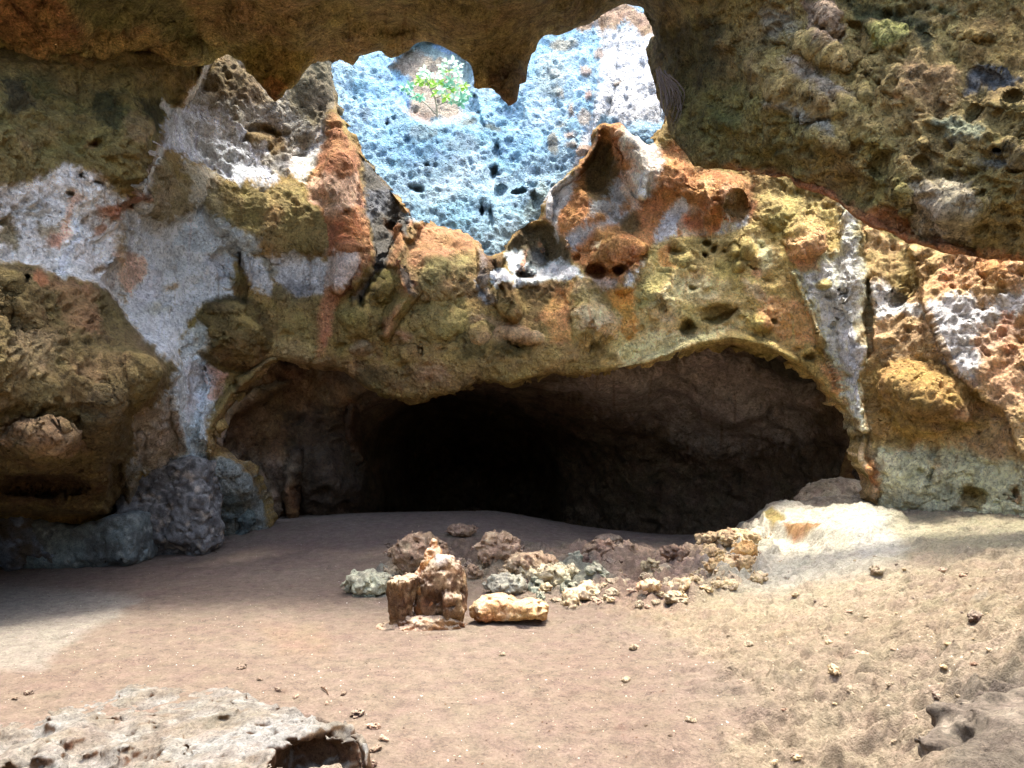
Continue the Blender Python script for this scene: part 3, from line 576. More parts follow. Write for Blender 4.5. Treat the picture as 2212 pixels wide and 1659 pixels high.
w_feats = [
    # left wall mass stands proud of the pale flowstone behind it, lower skirt and hollow
    ('s', 'D', [(-500, 100), (250, 105), (450, 130), (436, 165), (402, 222), (395, 240), (350, 300), (336, 322), (318, 370), (300, 412), (262, 440), (268, 560), (226, 606), (262, 648), (284, 700), (316, 740), (390, 796), (366, 842), (340, 885), (290, 900), (286, 960), (280, 1010), (262, 1060), (240, 1110), (-500, 1110)], .72, 6),
    ('s', 'D', [(-500, 560), (60, 575), (130, 596), (205, 608), (250, 648), (270, 700), (300, 740), (370, 796), (340, 885), (280, 900), (270, 1010), (230, 1110), (-500, 1110)], .22, 20),
    ('d', 'D', 60, 640, 75, 75, 0, .3, 1), ('d', 'D', 15, 590, 40, 40, 0, .25, .8), ('d', 'D', 90, 960, 110, 75, 0, .6, .8), ('d', 'D', 230, 960, 60, 130, 5, .4, .9), ('d', 'D', 80, 1045, 130, 32, 2, -.55, .8), ('r', 'D', [(0, 960), (30, 910), (80, 895), (150, 915), (190, 960)], 12, -.12), ('r', 'D', [(20, 740), (28, 650), (60, 600)], 8, -.14),
    ('s', 'D', [(238, 1000), (262, 1000), (262, 1180), (230, 1180)], -.35, 6), ('r', 'D', [(300, 940), (285, 1040), (280, 1160)], 16, .25),
    # upper left panel and its ridges
    ('r', 'D', [(450, 120), (436, 165), (412, 220)], 8, .2), ('r', 'D', [(340, 318), (318, 370), (296, 420), (262, 440)], 10, .25), ('d', 'a', 1700, 890, 135, 85, 15, -.2, .9), ('d', 'a', 1690, 900, 110, 60, 15, .28, .8), ('d', 'a', 1740, 840, 60, 30, 20, -.2, .8),
    ('d', 'a', 1940, 1010, 50, 18, 0, -.12, .8), ('d', 'a', 1860, 830, 30, 25, 0, .12, .8), ('d', 'a', 520, 1140, 35, 22, 20, -.2, .8), ('d', 'a', 630, 1180, 40, 24, 25, -.2, .8), ('d', 'a', 450, 1250, 26, 20, 0, -.22, .8), ('d', 'a', 620, 940, 60, 35, -15, -.18, .8),
    ('s', 'a', [(880, 1290), (1000, 1040), (1200, 1050), (1400, 1140), (1330, 1240), (1250, 1390), (1100, 1440), (940, 1390)], .22, 10), ('s', 'a', [(1310, 1310), (1440, 1150), (1800, 1160), (2100, 1350), (2150, 1620), (1800, 1660), (1560, 1560), (1400, 1480)], .22, 16),
    ('d', 'D', 660, 330, 40, 40, 0, -.25, 1), ('s', 'a', [(1360, 1660), (1410, 1600), (1540, 1600), (1560, 1700), (1540, 1800), (1420, 1790)], -.22, 6), ('r', 'D', [(518, 545), (522, 600), (528, 650)], 8, -.25), ('r', 'D', [(533, 560), (538, 620)], 6, .2), ('d', 'D', 487, 606, 24, 9, 0, -.2, .8),
    # round dome, boss and lower pale column
    ('d', 'D', 505, 722, 82, 80, 0, .75, .6), ('d', 'D', 490, 662, 50, 22, 0, .3, .7), ('d', 'D', 610, 640, 20, 26, 0, .2, .8), ('r', 'D', [(388, 795), (380, 860), (385, 920), (402, 965)], 12, .22), ('r', 'D', [(440, 790), (455, 840), (440, 900), (430, 960)], 16, .2), ('d', 'd', 1525, 840, 24, 36, 0, -.3, .8),
    ('r', 'D', [(590, 782), (548, 812), (508, 850), (474, 900), (450, 950), (456, 985)], 20, .3), ('d', 'D', 520, 1030, 60, 70, 20, .35, .8), ('d', 'D', 350, 960, 60, 90, 0, .12, 1), ('d', 'd', 1110, 1310, 40, 20, 0, -.16, .8),
    # orange pillar and dark recess
    ('r', 'D', [(722, 240), (735, 320), (728, 400), (745, 480), (752, 560), (730, 620)], 40, .34), ('d', 'b', 70, 985, 55, 65, 0, .12, .7), ('d', 'b', 70, 995, 20, 30, 0, -.12, .8), ('d', 'b', 145, 1105, 26, 30, 0, -.2, .8), ('d', 'b', 180, 1300, 80, 30, 0, .16, .8),
    ('s', 'D', [(775, 330), (800, 345), (870, 440), (900, 480), (885, 510), (850, 560), (830, 600), (780, 660), (760, 640), (800, 570), (790, 450)], -.55, 10), ('r', 'p', [(540, 0), (570, 80), (590, 140)], 5, .25), ('r', 'p', [(680, 60), (650, 180), (680, 330), (670, 430)], 26, .45), ('r', 'p', [(760, 80), (770, 200), (750, 300)], 24, .3), ('d', 'p', 480, 340, 70, 50, 10, -.3, .7),
    # middle bosses and root-like ribs
    ('d', 'D', 945, 575, 92, 92, 0, .55, .65), ('r', 'p', [(700, 300), (600, 460), (560, 640), (520, 700), (400, 720)], 12, .25), ('r', 'p', [(560, 330), (590, 450), (560, 600), (590, 800), (640, 1000), (500, 1200), (430, 1390)], 22, .4), ('d', 'p', 620, 800, 40, 100, 5, -.18, .8), ('d', 'p', 690, 880, 14, 22, 0, -.2, .8),
    ('d', 'p', 430, 900, 150, 170, 0, .4, .7), ('r', 'p', [(280, 620), (180, 850), (150, 1060)], 18, .35), ('d', 'p', 850, 330, 55, 45, 20, -.1, .8), ('d', 'p', 850, 430, 45, 40, 0, -.1, .8), ('d', 'p', 980, 390, 75, 50, 0, -.14, .8), ('d', 'p', 1110, 430, 40, 30, 0, -.08, .8), ('d', 'p', 750, 440, 25, 30, 0, -.08, .8),
    ('d', 'p', 180, 1230, 200, 150, 0, .35, .9), ('d', 'p', 950, 1250, 250, 220, 0, .3, 1), ('d', 'p', 1380, 1380, 120, 90, 0, .2, .9), ('d', 'p', 1750, 1390, 230, 80, 12, .35, .8), ('d', 'p', 640, 1560, 180, 70, 0, .15, .9), ('d', 'p', 200, 1520, 110, 80, 0, .25, .9), ('d', 'p', 1700, 1500, 90, 35, 25, -.3, .8), ('d', 'p', 750, 1550, 28, 24, 0, -.14, .8), ('d', 'p', 1360, 980, 180, 60, -30, -.12, .9),
    # grooved stub and round pale knob under the cliff
    ('d', 'p', 1550, 835, 108, 105, 0, .3, .55), ('r', 'p', [(1590, 850), (1590, 960), (1630, 1090), (1690, 1190)], 32, .55), ('r', 'p', [(1560, 900), (1590, 1050), (1650, 1160)], 5, -.14), ('r', 'p', [(1620, 880), (1650, 1020), (1690, 1150)], 5, -.12), ('d', 'p', 1570, 1215, 45, 35, 0, .16, .7), ('r', 'p', [(1350, 540), (1400, 700), (1430, 900), (1480, 1060)], 18, .3), ('r', 'p', [(1510, 580), (1530, 680)], 24, .3), ('d', 'p', 1790, 805, 110, 30, 2, -.35, .7),
    ('s', 'D', [(1100, 545), (1130, 490), (1180, 480), (1215, 520), (1230, 570), (1195, 610), (1130, 600)], -.45, 12), ('r', 'p', [(1790, 560), (1780, 740)], 20, .35), ('r', 'p', [(1930, 480), (1950, 570)], 14, .25), ('s', 'p', [(1680, 920), (1660, 860), (2050, 720), (2080, 860), (1900, 900)], .2, 8),
    # orange formation to the right of the cliff
    ('r', 'D', [(1292, 280), (1288, 310), (1262, 350), (1232, 374), (1186, 412), (1184, 470)], 14, .35), ('r', 'D', [(1310, 270), (1345, 285), (1378, 330), (1385, 420)], 26, .35), ('d', 'D', 1290, 360, 42, 80, 8, -.25, .9), ('d', 'D', 1340, 420, 45, 60, 0, -.15, 1), ('d', 'D', 1450, 380, 90, 60, 30, .4, .8), ('d', 'D', 1560, 420, 70, 68, 0, .6, .6), ('d', 'o', 1750, 290, 105, 140, 0, -.35, .9),
    ('r', 'o', [(1480, 120), (1520, 260), (1520, 420)], 10, .1), ('d', 'D', 1335, 535, 75, 58, 0, .5, .7), ('d', 'o', 550, 870, 95, 70, 0, -.5, .7), ('d', 'o', 750, 860, 60, 40, 10, -.35, .7), ('d', 'o', 520, 630, 50, 40, 20, -.12, .8), ('d', 'o', 525, 640, 34, 30, 0, .12, .7), ('d', 'o', 960, 740, 75, 55, -30, -.16, .8), ('r', 'o', [(790, 880), (780, 980), (740, 1040)], 14, .3), ('r', 'o', [(880, 820), (850, 950), (800, 1040)], 12, .25),
    ('d', 'o', 290, 680, 28, 26, 0, -.2, .8), ('d', 'o', 380, 750, 30, 30, 0, -.2, .8), ('r', 'o', [(260, 560), (320, 680)], 6, .2),
    # cream bosses above the arch
    ('d', 'o', 540, 1330, 205, 210, 0, .6, .65), ('r', 'o', [(495, 1310), (490, 1450), (500, 1540)], 8, -.12), ('d', 'o', 830, 1380, 60, 60, 0, .1, .8), ('d', 'o', 935, 1330, 38, 25, 0, .14, .7), ('d', 'o', 1050, 1100, 170, 190, 20, .3, .9), ('d', 'o', 1120, 1180, 14, 80, 2, -.14, .9), ('d', 'o', 1330, 1350, 70, 75, 0, -.45, .8),
    ('d', 'o', 1600, 1230, 160, 90, -8, -.3, .75), ('r', 'o', [(1470, 1290), (1560, 1300), (1680, 1260), (1750, 1190)], 8, -.15), ('d', 'o', 1380, 1020, 46, 28, 5, -.22, .8), ('d', 'o', 1510, 1010, 40, 32, 0, .14, .7), ('d', 'o', 1500, 630, 46, 30, 10, -.25, .8), ('d', 'o', 1480, 730, 34, 26, 0, -.25, .8), ('d', 'o', 1740, 700, 42, 40, 0, .22, .7), ('d', 'o', 1650, 690, 16, 16, 0, -.2, .8),
    ('d', 'o', 1210, 690, 70, 60, 10, -.25, .8), ('d', 'o', 1310, 770, 110, 70, 0, .15, .9), ('d', 'o', 1560, 680, 30, 50, 30, -.2, .8), ('d', 'o', 1850, 660, 70, 90, 0, .25, .8), ('d', 'o', 1770, 820, 50, 50, 0, .2, .8), ('d', 'o', 1900, 830, 60, 40, 10, -.2, .8), ('d', 'o', 1370, 840, 36, 24, 0, .12, .7), ('d', 'o', 1960, 1320, 110, 90, 0, .25, .8), ('d', 'o', 1850, 1270, 30, 60, 0, .2, .8), ('d', 'o', 1800, 1240, 30, 28, 0, .2, .8),
    ('r', 'D', [(1340, 800), (1440, 774), (1510, 740), (1580, 728), (1650, 742), (1720, 778)], 18, .22), ('d', 'o', 170, 1120, 120, 160, 0, -.15, .9), ('d', 'D', 1740, 515, 50, 52, 0, .35, .8), ('d', 'D', 1690, 460, 60, 40, 0, .2, .9), ('d', 'f', 820, 650, 46, 32, 0, -.25, .8), ('d', 'f', 590, 420, 26, 22, 0, -.15, .8),
    # right wall: pale ribbon, crack, big boss
    ('r', 'D', [(1840, 470), (1842, 560), (1830, 640), (1840, 740), (1848, 840), (1862, 930)], 34, .3), ('s', 'D', [(1870, 600), (1882, 600), (1884, 760), (1872, 780)], -.2, 4), ('d', 'f', 910, 185, 48, 36, 0, .2, .6), ('d', 'f', 945, 265, 24, 18, 0, -.18, .8), ('d', 'f', 995, 265, 22, 30, 0, -.18, .8), ('d', 'f', 1032, 240, 14, 18, 0, -.14, .8), ('d', 'f', 1015, 365, 14, 30, 8, -.14, .8), ('d', 'f', 975, 455, 24, 14, 0, -.14, .8),
    ('d', 'f', 870, 490, 22, 90, -8, .18, .8), ('r', 'f', [(720, 110), (790, 290), (860, 440), (930, 680), (1000, 850)], 8, .16), ('d', 'D', 2000, 872, 120, 88, 15, .75, .75), ('d', 'D', 1930, 825, 60, 45, 10, .2, 1), ('d', 'f', 1310, 1030, 50, 40, 0, -.14, .8), ('d', 'f', 1600, 1060, 180, 70, 8, -.14, 1),
    ('s', 'f', [(1460, -60), (1500, 100), (1560, 320), (1640, 480), (1720, 680), (1840, 840), (1960, 960), (2100, 1010), (2150, 1100), (2190, 1300), (2700, 1300), (2700, -60)], .24, 5), ('d', 'f', 1400, 270, 60, 40, -40, -.2, .8), ('d', 'f', 1460, 215, 20, 26, 0, -.2, .8), ('d', 'f', 1610, 1430, 26, 60, 25, -.14, .8), ('d', 'f', 1880, 1550, 110, 60, 10, -.2, .8), ('d', 'f', 1740, 1530, 16, 60, 10, -.12, .8), ('d', 'f', 2150, 1540, 26, 40, 0, -.16, .8),
    ('d', 'f', 2010, 100, 90, 80, 0, .1, .9), ('r', 'D', [(1866, 948), (1852, 980), (1862, 1004), (1880, 1020)], 16, .3), ('d', 'D', 1883, 1070, 14, 30, 0, .2, .8), ('d', 'D', 1960, 1020, 90, 70, 0, .2, 1)]
OL, OLL, OLD = (112, 98, 58), (142, 128, 82), (86, 76, 46)
w_pat = [
    ('D', 'p', [(-500, 60), (450, 100), (402, 225), (336, 322), (300, 420), (200, 370), (60, 400), (-500, 430)], (112, 104, 62), .85, 16), ('D', 'p', [(0, 165), (130, 128), (300, 130), (420, 150), (380, 190), (250, 190), (100, 180)], (140, 126, 80), .7, 14), ('a', 'p', [(600, 560), (740, 600), (850, 740), (760, 830), (600, 760)], (56, 60, 38), .85, 10),
    ('a', 'p', [(890, 640), (1060, 640), (1090, 760), (1000, 870), (930, 790)], (54, 56, 36), .85, 8), ('a', 'p', [(0, 490), (120, 490), (220, 690), (100, 740), (0, 720)], (56, 54, 40), .85, 14), ('a', 'p', [(130, 470), (400, 470), (350, 600), (180, 580)], (88, 94, 60), .6, 14), ('a', 'p', [(820, 760), (900, 720), (960, 860), (900, 920), (830, 880)], (140, 116, 88), .6, 8),
    ('a', 'e', (500, 350, 200, 50), (150, 112, 66), .5, 14), ('a', 'e', (600, 940, 50, 32, -10), (104, 70, 42), .8, 6), ('a', 'e', (200, 900, 180, 60, -10), (120, 100, 66), .5, 14),
    ('D', 'p', [(-500, 430), (60, 400), (130, 360), (200, 372), (262, 425), (300, 420), (262, 460), (262, 560), (285, 690), (325, 745), (390, 796), (300, 745), (250, 645), (200, 605), (130, 594), (60, 570), (-500, 545)], (206, 198, 190), .9, 12),  # white limestone, with some skylight painted into the colour
    ('a', 'p', [(0, 1400), (60, 1400), (160, 1520), (120, 1600), (0, 1570)], (118, 108, 66), .8, 10), ('a', 'p', [(220, 1430), (400, 1480), (420, 1540), (250, 1520)], (124, 112, 78), .7, 8), ('a', 'p', [(370, 1580), (390, 1480), (480, 1240), (530, 1250), (480, 1420), (440, 1560)], (212, 178, 160), .85, 10), ('d', 'p', [(390, 20), (440, -60), (500, -250), (540, -260), (480, -100), (420, 150), (390, 130)], (206, 220, 216), .6, 12),
    ('a', 'p', [(620, 1350), (800, 1310), (760, 1400), (640, 1420)], (150, 100, 66), .8, 8), ('a', 'p', [(330, 1500), (400, 1530), (400, 1600), (300, 1560)], (160, 108, 78), .7, 8), ('a', 'e', (670, 1480, 30, 40), (150, 104, 74), .8, 6), ('a', 'p', [(520, 1370), (640, 1380), (560, 1440)], (110, 94, 66), .6, 8),
    ('D', 'p', [(-500, 545), (60, 572), (130, 596), (205, 608), (262, 648), (284, 700), (316, 740), (392, 796), (366, 842), (340, 885), (290, 900), (286, 960), (285, 1010), (262, 1110), (-500, 1120)], (98, 86, 54), .95, 6), ('D', 'p', [(80, 590), (200, 610), (215, 680), (200, 730), (140, 720), (125, 640)], (138, 106, 74), .7, 14), ('D', 'e', (92, 603, 16, 18), (150, 98, 64), .7, 5),
    ('D', 'e', (60, 760, 60, 40, 10), (128, 112, 88), .5, 14), ('D', 'p', [(0, 900), (60, 895), (150, 920), (190, 960), (140, 980), (60, 950), (0, 960)], (134, 112, 88), .7, 14), ('D', 'p', [(130, 780), (220, 790), (230, 830), (140, 810)], (134, 112, 78), .6, 12), ('D', 'p', [(190, 850), (245, 840), (270, 900), (275, 1000), (235, 1080), (205, 1000)], (82, 74, 52), .7, 14), ('D', 'e', (75, 1050, 130, 34), (76, 56, 38), .8, 12),  # dark brown ellipse paints the shade of the low hollow
    ('D', 'p', [(262, 440), (300, 420), (336, 340), (380, 380), (480, 420), (490, 560), (500, 640), (440, 660), (400, 700), (385, 790), (325, 745), (285, 690), (268, 600)], (206, 206, 204), .9, 10), ('D', 'p', [(385, 790), (400, 720), (430, 700), (470, 770), (460, 850), (445, 960), (430, 1000), (290, 1010), (292, 900), (340, 885), (366, 842)], (196, 202, 204), .9, 10),
    ('D', 'p', [(255, 545), (310, 550), (310, 610), (290, 640), (262, 600)], (214, 182, 154), .8, 8), ('D', 'p', [(293, 890), (340, 885), (372, 850), (380, 900), (396, 980), (330, 1010), (292, 1000)], (152, 132, 104), .7, 10), ('D', 'p', [(310, 570), (345, 590), (330, 680), (305, 660)], (206, 212, 220), .5, 12),
    ('D', 'p', [(400, 780), (450, 790), (440, 860), (400, 920), (392, 860)], (206, 206, 214), .7, 12), ('D', 'p', [(450, 790), (485, 800), (480, 850), (455, 860)], (200, 160, 146), .7, 8), ('D', 'p', [(390, 920), (440, 900), (440, 990), (410, 1000)], (190, 212, 222), .7, 8), ('D', 'p', [(440, 560), (485, 545), (510, 560), (508, 600), (470, 605)], (202, 210, 222), .7, 8),
    ('a', 'p', [(890, 1290), (1000, 1040), (1200, 1050), (1400, 1140), (1330, 1240), (1250, 1390), (1100, 1440), (940, 1390)], (132, 118, 74), .85, 10), ('a', 'p', [(1310, 1310), (1440, 1150), (1700, 1200), (1900, 1180), (2100, 1350), (2150, 1620), (1860, 1650), (1700, 1560), (1560, 1600), (1400, 1480)], (138, 128, 84), .85, 10), ('a', 'e', (1760, 1400, 60, 60), (150, 116, 74), .5, 12),
    ('a', 'p', [(1200, 1050), (1400, 1110), (1420, 1160), (1330, 1320), (1200, 1320), (1240, 1230)], (190, 184, 170), .7, 10), ('a', 'p', [(1160, 1430), (1300, 1380), (1500, 1460), (1700, 1600), (1600, 1660), (1300, 1640), (1120, 1600)], (186, 194, 200), .8, 12), ('D', 'p', [(520, 560), (640, 540), (715, 570), (700, 640), (610, 650), (540, 610)], (202, 202, 206), .8, 12), ('D', 'e', (640, 622, 40, 22, 10), (110, 110, 116), .6, 12),
    ('d', 'e', (1080, 210, 40, 20), (160, 136, 92), .7, 6), ('d', 'e', (690, 70, 40, 30), (132, 110, 70), .7, 6), ('d', 'e', (1000, 360, 70, 40), (160, 154, 124), .6, 10), ('d', 'p', [(1700, 30), (1760, 20), (1800, 150), (1740, 160)], (122, 116, 80), .7, 6),
    # upper left panel, soft blue skylight painted into its pale parts
    ('D', 'p', [(436, 170), (500, 105), (540, 120), (640, 100), (720, 110), (722, 240), (700, 330), (640, 360), (560, 400), (420, 350), (340, 320), (400, 240)], (140, 136, 128), .9, 12), ('D', 'p', [(430, 160), (490, 105), (540, 150), (590, 230), (520, 230), (450, 210)], (100, 88, 60), .9, 12), ('D', 'p', [(360, 270), (410, 235), (470, 240), (540, 300), (560, 340), (600, 390), (520, 390), (440, 350), (350, 320)], (196, 202, 224), .9, 12),
    ('D', 'p', [(630, 130), (720, 130), (722, 240), (690, 290), (640, 260), (600, 225)], (92, 86, 66), .9, 14), ('a', 'p', [(1560, 880), (1700, 800), (1830, 880), (1840, 960), (1760, 1000), (1640, 960)], (122, 108, 70), .9, 6), ('a', 'p', [(1640, 940), (1740, 930), (1760, 1000), (1680, 1000)], (214, 216, 226), .7, 6), ('a', 'p', [(1850, 1090), (1900, 940), (2100, 880), (2120, 950), (2020, 1100), (1990, 1220), (1880, 1130)], (222, 212, 204), .85, 8), ('a', 'p', [(1760, 1040), (1880, 1000), (1890, 1100), (1800, 1100)], (112, 112, 118), .7, 12),
    ('a', 'p', [(1060, 640), (1180, 720), (1120, 780), (1090, 720)], (222, 226, 226), .8, 5), ('D', 'l', [(448, 125), (436, 162), (405, 225)], (222, 210, 200), .8, 3, 5), ('D', 'l', [(345, 325), (318, 372), (298, 418)], (222, 212, 204), .85, 4, 8), ('D', 'l', [(298, 420), (262, 450), (230, 452)], (160, 104, 66), .8, 5, 9),  # pale lines paint the rim light along the ridges
    # orange pillar
    ('D', 'p', [(722, 245), (755, 295), (776, 350), (786, 430), (802, 560), (762, 622), (725, 660), (700, 740), (682, 720), (700, 600), (716, 540), (690, 450), (664, 410), (680, 360), (704, 310)], (172, 122, 88), .92, 7), ('D', 'p', [(700, 320), (735, 260), (765, 310), (770, 370), (730, 400), (690, 380)], (150, 106, 76), .7, 10), ('D', 'p', [(664, 412), (690, 370), (740, 385), (775, 370), (778, 440), (720, 470), (690, 440)], (204, 178, 162), .75, 8),
    ('D', 'p', [(706, 545), (760, 540), (775, 580), (740, 630), (700, 620)], (206, 196, 190), .75, 8), ('D', 'e', (755, 500, 26, 30), (172, 108, 60), .7, 10), ('D', 'p', [(690, 640), (730, 620), (715, 720), (690, 780), (676, 740)], (176, 126, 92), .7, 8), ('D', 'p', [(778, 330), (800, 350), (866, 446), (900, 482), (884, 512), (850, 560), (820, 610), (775, 660), (768, 640), (806, 570), (792, 450)], (74, 74, 74), .92, 6), ('p', 'p', [(220, 0), (480, 0), (470, 200), (300, 300), (220, 250)], (98, 102, 112), .6, 10),  # dark grey patch: part of the recess shade put into the colour
    ('p', 'p', [(640, 60), (700, 50), (720, 200), (700, 430), (660, 430), (640, 200)], (176, 132, 96), .85, 5), ('p', 'p', [(620, 210), (780, 190), (760, 300), (640, 290)], (166, 196, 214), .8, 6), ('p', 'p', [(760, 80), (880, 120), (860, 260), (800, 280), (760, 200)], (96, 76, 50), .8, 7), ('p', 'p', [(400, 300), (560, 330), (560, 430), (480, 420)], (104, 74, 52), .8, 6),
    # middle
    ('D', 'e', (945, 575, 100, 100), (138, 120, 80), .9, 10), ('p', 'p', [(640, 560), (760, 300), (1000, 340), (1320, 380), (1320, 560), (1000, 600), (700, 700)], (170, 128, 94), .85, 10), ('p', 'p', [(840, 660), (1250, 600), (1260, 760), (1100, 900), (760, 920), (720, 780)], (134, 130, 84), .7, 14), ('p', 'e', (1040, 860, 90, 60), (146, 112, 78), .5, 10), ('p', 'p', [(520, 330), (620, 440), (560, 640), (620, 700), (730, 900), (640, 1060), (440, 1390), (410, 1380), (400, 1300), (560, 1060), (540, 740), (470, 700), (540, 560)], (168, 124, 88), .85, 6),
    ('p', 'p', [(580, 720), (640, 700), (700, 860), (700, 1010), (620, 980)], (98, 92, 86), .9, 5), ('p', 'p', [(220, 960), (200, 1030), (110, 1080), (100, 1030), (190, 850), (300, 700), (270, 860)], (120, 108, 98), .8, 6), ('p', 'p', [(270, 980), (350, 820), (460, 720), (560, 860), (570, 1050), (420, 1090)], (118, 108, 58), .85, 10), ('p', 'e', (430, 820, 60, 60), (92, 92, 38), .7, 12), ('p', 'p', [(0, 1140), (200, 1120), (380, 1200), (400, 1380), (200, 1420), (0, 1440)], (134, 122, 72), .8, 16),
    ('p', 'p', [(560, 1060), (1180, 1020), (1280, 1240), (1180, 1450), (800, 1480), (560, 1360)], (142, 132, 80), .8, 18), ('p', 'p', [(1100, 1390), (1250, 1380), (1230, 1460), (1000, 1480), (990, 1420)], (70, 66, 38), .8, 8), ('p', 'e', (610, 1410, 80, 34, 15), (168, 136, 110), .7, 7), ('p', 'e', (200, 1520, 110, 80), (142, 124, 102), .7, 10), ('p', 'e', (350, 1560, 56, 80), (138, 106, 74), .7, 8),
    ('p', 'p', [(1290, 840), (1380, 860), (1480, 1080), (1400, 1080), (1320, 980)], (156, 156, 158), .85, 7), ('p', 'p', [(1340, 540), (1530, 700), (1450, 860), (1380, 850)], (92, 66, 50), .85, 6), ('p', 'p', [(1320, 400), (1340, 520), (1400, 690), (1430, 880), (1500, 1060), (1470, 1090), (1380, 880), (1340, 700)], (150, 142, 140), .55, 5),
    ('p', 'e', (1550, 835, 106, 106), (206, 224, 224), .95, 3), ('p', 'p', [(1520, 900), (1560, 850), (1640, 860), (1660, 1000), (1700, 1180), (1600, 1120), (1540, 1000)], (136, 112, 66), .95, 4), ('p', 'p', [(1460, 640), (1510, 570), (1590, 610), (1580, 720), (1520, 720)], (120, 100, 66), .9, 5), ('p', 'e', (1570, 1215, 48, 38), (160, 144, 100), .7, 6),
    ('D', 'p', [(1094, 545), (1130, 488), (1185, 480), (1220, 530), (1235, 580), (1200, 600), (1130, 592)], (86, 80, 62), .95, 7), ('p', 'p', [(1600, 610), (1740, 560), (1860, 680), (1990, 700), (2080, 620), (2200, 700), (2300, 820), (2080, 860), (1880, 920), (1680, 930), (1660, 800)], (204, 218, 224), .92, 6), ('p', 'p', [(1760, 570), (1815, 560), (1810, 760), (1730, 770)], (186, 142, 118), .9, 4), ('p', 'p', [(1930, 470), (1975, 540), (1960, 590), (1910, 520)], (156, 116, 84), .9, 4), ('p', 'e', (1790, 805, 112, 32), (92, 64, 42), .9, 4),  # first patch paints the shaded recess under the cliff dark
    ('p', 'p', [(1820, 570), (1990, 560), (2000, 690), (1860, 680)], (104, 106, 108), .8, 7),
    ('o', 'p', [(-100, 1000), (100, 960), (280, 960), (260, 1100), (180, 1200), (20, 1260), (-80, 1150)], (108, 90, 56), .9, 8), ('o', 'p', [(180, 1050), (360, 980), (330, 1120), (300, 1300), (340, 1500), (230, 1480), (120, 1350), (30, 1270)], (184, 138, 84), .9, 8), ('o', 'p', [(-160, 1050), (0, 960), (60, 1000), (0, 1060)], (132, 116, 70), .8, 10),
    ('D', 'p', [(1010, 690), (1060, 680), (1100, 700), (1160, 720), (1180, 745), (1100, 750), (1020, 730)], (186, 156, 122), .75, 10), ('D', 'e', (1045, 712, 30, 14), (124, 118, 50), .6, 8), ('D', 'e', (1105, 755, 40, 22), (64, 62, 34), .8, 10), ('D', 'p', [(1000, 740), (1060, 735), (1040, 780), (990, 780)], (70, 66, 38), .7, 8), ('D', 'p', [(1170, 745), (1240, 740), (1260, 790), (1180, 790)], (146, 124, 76), .6, 10),
    ('D', 'p', [(600, 770), (760, 775), (900, 800), (1040, 800), (1040, 830), (900, 850), (760, 830), (640, 800)], (122, 98, 70), .6, 12), ('D', 'p', [(780, 790), (840, 800), (820, 850), (770, 830)], (70, 64, 38), .7, 10), ('D', 'e', (935, 800, 36, 22), (158, 128, 98), .7, 8), ('D', 'p', [(1000, 815), (1060, 805), (1080, 830), (1010, 845)], (110, 96, 60), .6, 8),
    # orange formation right of the cliff
    ('D', 'p', [(1180, 470), (1236, 376), (1290, 290), (1300, 232), (1345, 262), (1420, 320), (1460, 300), (1500, 360), (1600, 372), (1632, 420), (1615, 490), (1540, 500), (1420, 520), (1400, 600), (1330, 600), (1240, 560), (1215, 520)], (178, 128, 80), .95, 8), ('D', 'p', [(1262, 360), (1285, 300), (1320, 310), (1345, 370), (1330, 440), (1280, 450), (1262, 410)], (78, 70, 44), .92, 9),
    ('D', 'p', [(1180, 415), (1236, 376), (1246, 370), (1238, 430), (1218, 450), (1200, 520), (1186, 470)], (214, 216, 222), .9, 7), ('o', 'p', [(230, 560), (420, 480), (560, 500), (660, 430), (700, 330), (840, 350), (800, 400), (660, 480), (420, 570), (320, 680)], (190, 194, 200), .85, 9), ('o', 'p', [(500, 290), (640, 270), (790, 20), (830, 260), (700, 350), (480, 460)], (150, 154, 156), .8, 10), ('o', 'p', [(780, 0), (960, 20), (1000, 100), (950, 250), (930, 340), (860, 370), (800, 200)], (212, 196, 182), .8, 9),
    ('o', 'p', [(700, 380), (880, 360), (940, 480), (880, 540), (760, 470)], (88, 76, 46), .85, 8), ('o', 'p', [(330, 680), (420, 570), (700, 460), (900, 540), (1040, 640), (1010, 760), (880, 830), (780, 980), (640, 960), (450, 900), (450, 780)], (164, 118, 70), .92, 8), ('o', 'e', (610, 740, 80, 50), (116, 92, 52), .7, 8), ('o', 'e', (525, 640, 38, 34), (206, 182, 150), .8, 4), ('o', 'e', (550, 870, 95, 70), (116, 76, 44), .85, 6), ('o', 'e', (750, 860, 60, 42), (104, 64, 38), .85, 5),
    ('o', 'e', (950, 740, 60, 56), (112, 80, 50), .7, 6), ('o', 'p', [(460, 920), (700, 930), (760, 960), (720, 1030), (560, 1020)], (176, 160, 150), .8, 8), ('o', 'p', [(820, 900), (960, 780), (1000, 780), (900, 960), (800, 1060), (780, 1040)], (220, 216, 216), .9, 5), ('o', 'p', [(240, 760), (380, 800), (430, 920), (300, 960), (180, 900)], (212, 220, 224), .85, 8),
    ('o', 'p', [(1040, 560), (1150, 360), (1280, 250), (1330, 330), (1280, 420), (1220, 600), (1060, 640)], (222, 222, 222), .9, 8), ('o', 'p', [(1260, 430), (1360, 290), (1440, 340), (1500, 500), (1400, 540), (1280, 600)], (212, 188, 168), .75, 8), ('o', 'p', [(1300, 400), (1420, 360), (1480, 440), (1400, 500), (1320, 480)], (176, 104, 52), .8, 7), ('o', 'p', [(1560, 540), (1640, 440), (1850, 400), (1880, 530)], (218, 218, 206), .92, 6), ('o', 'p', [(1430, 60), (1560, 60), (1530, 430), (1490, 400)], (204, 168, 122), .75, 8),
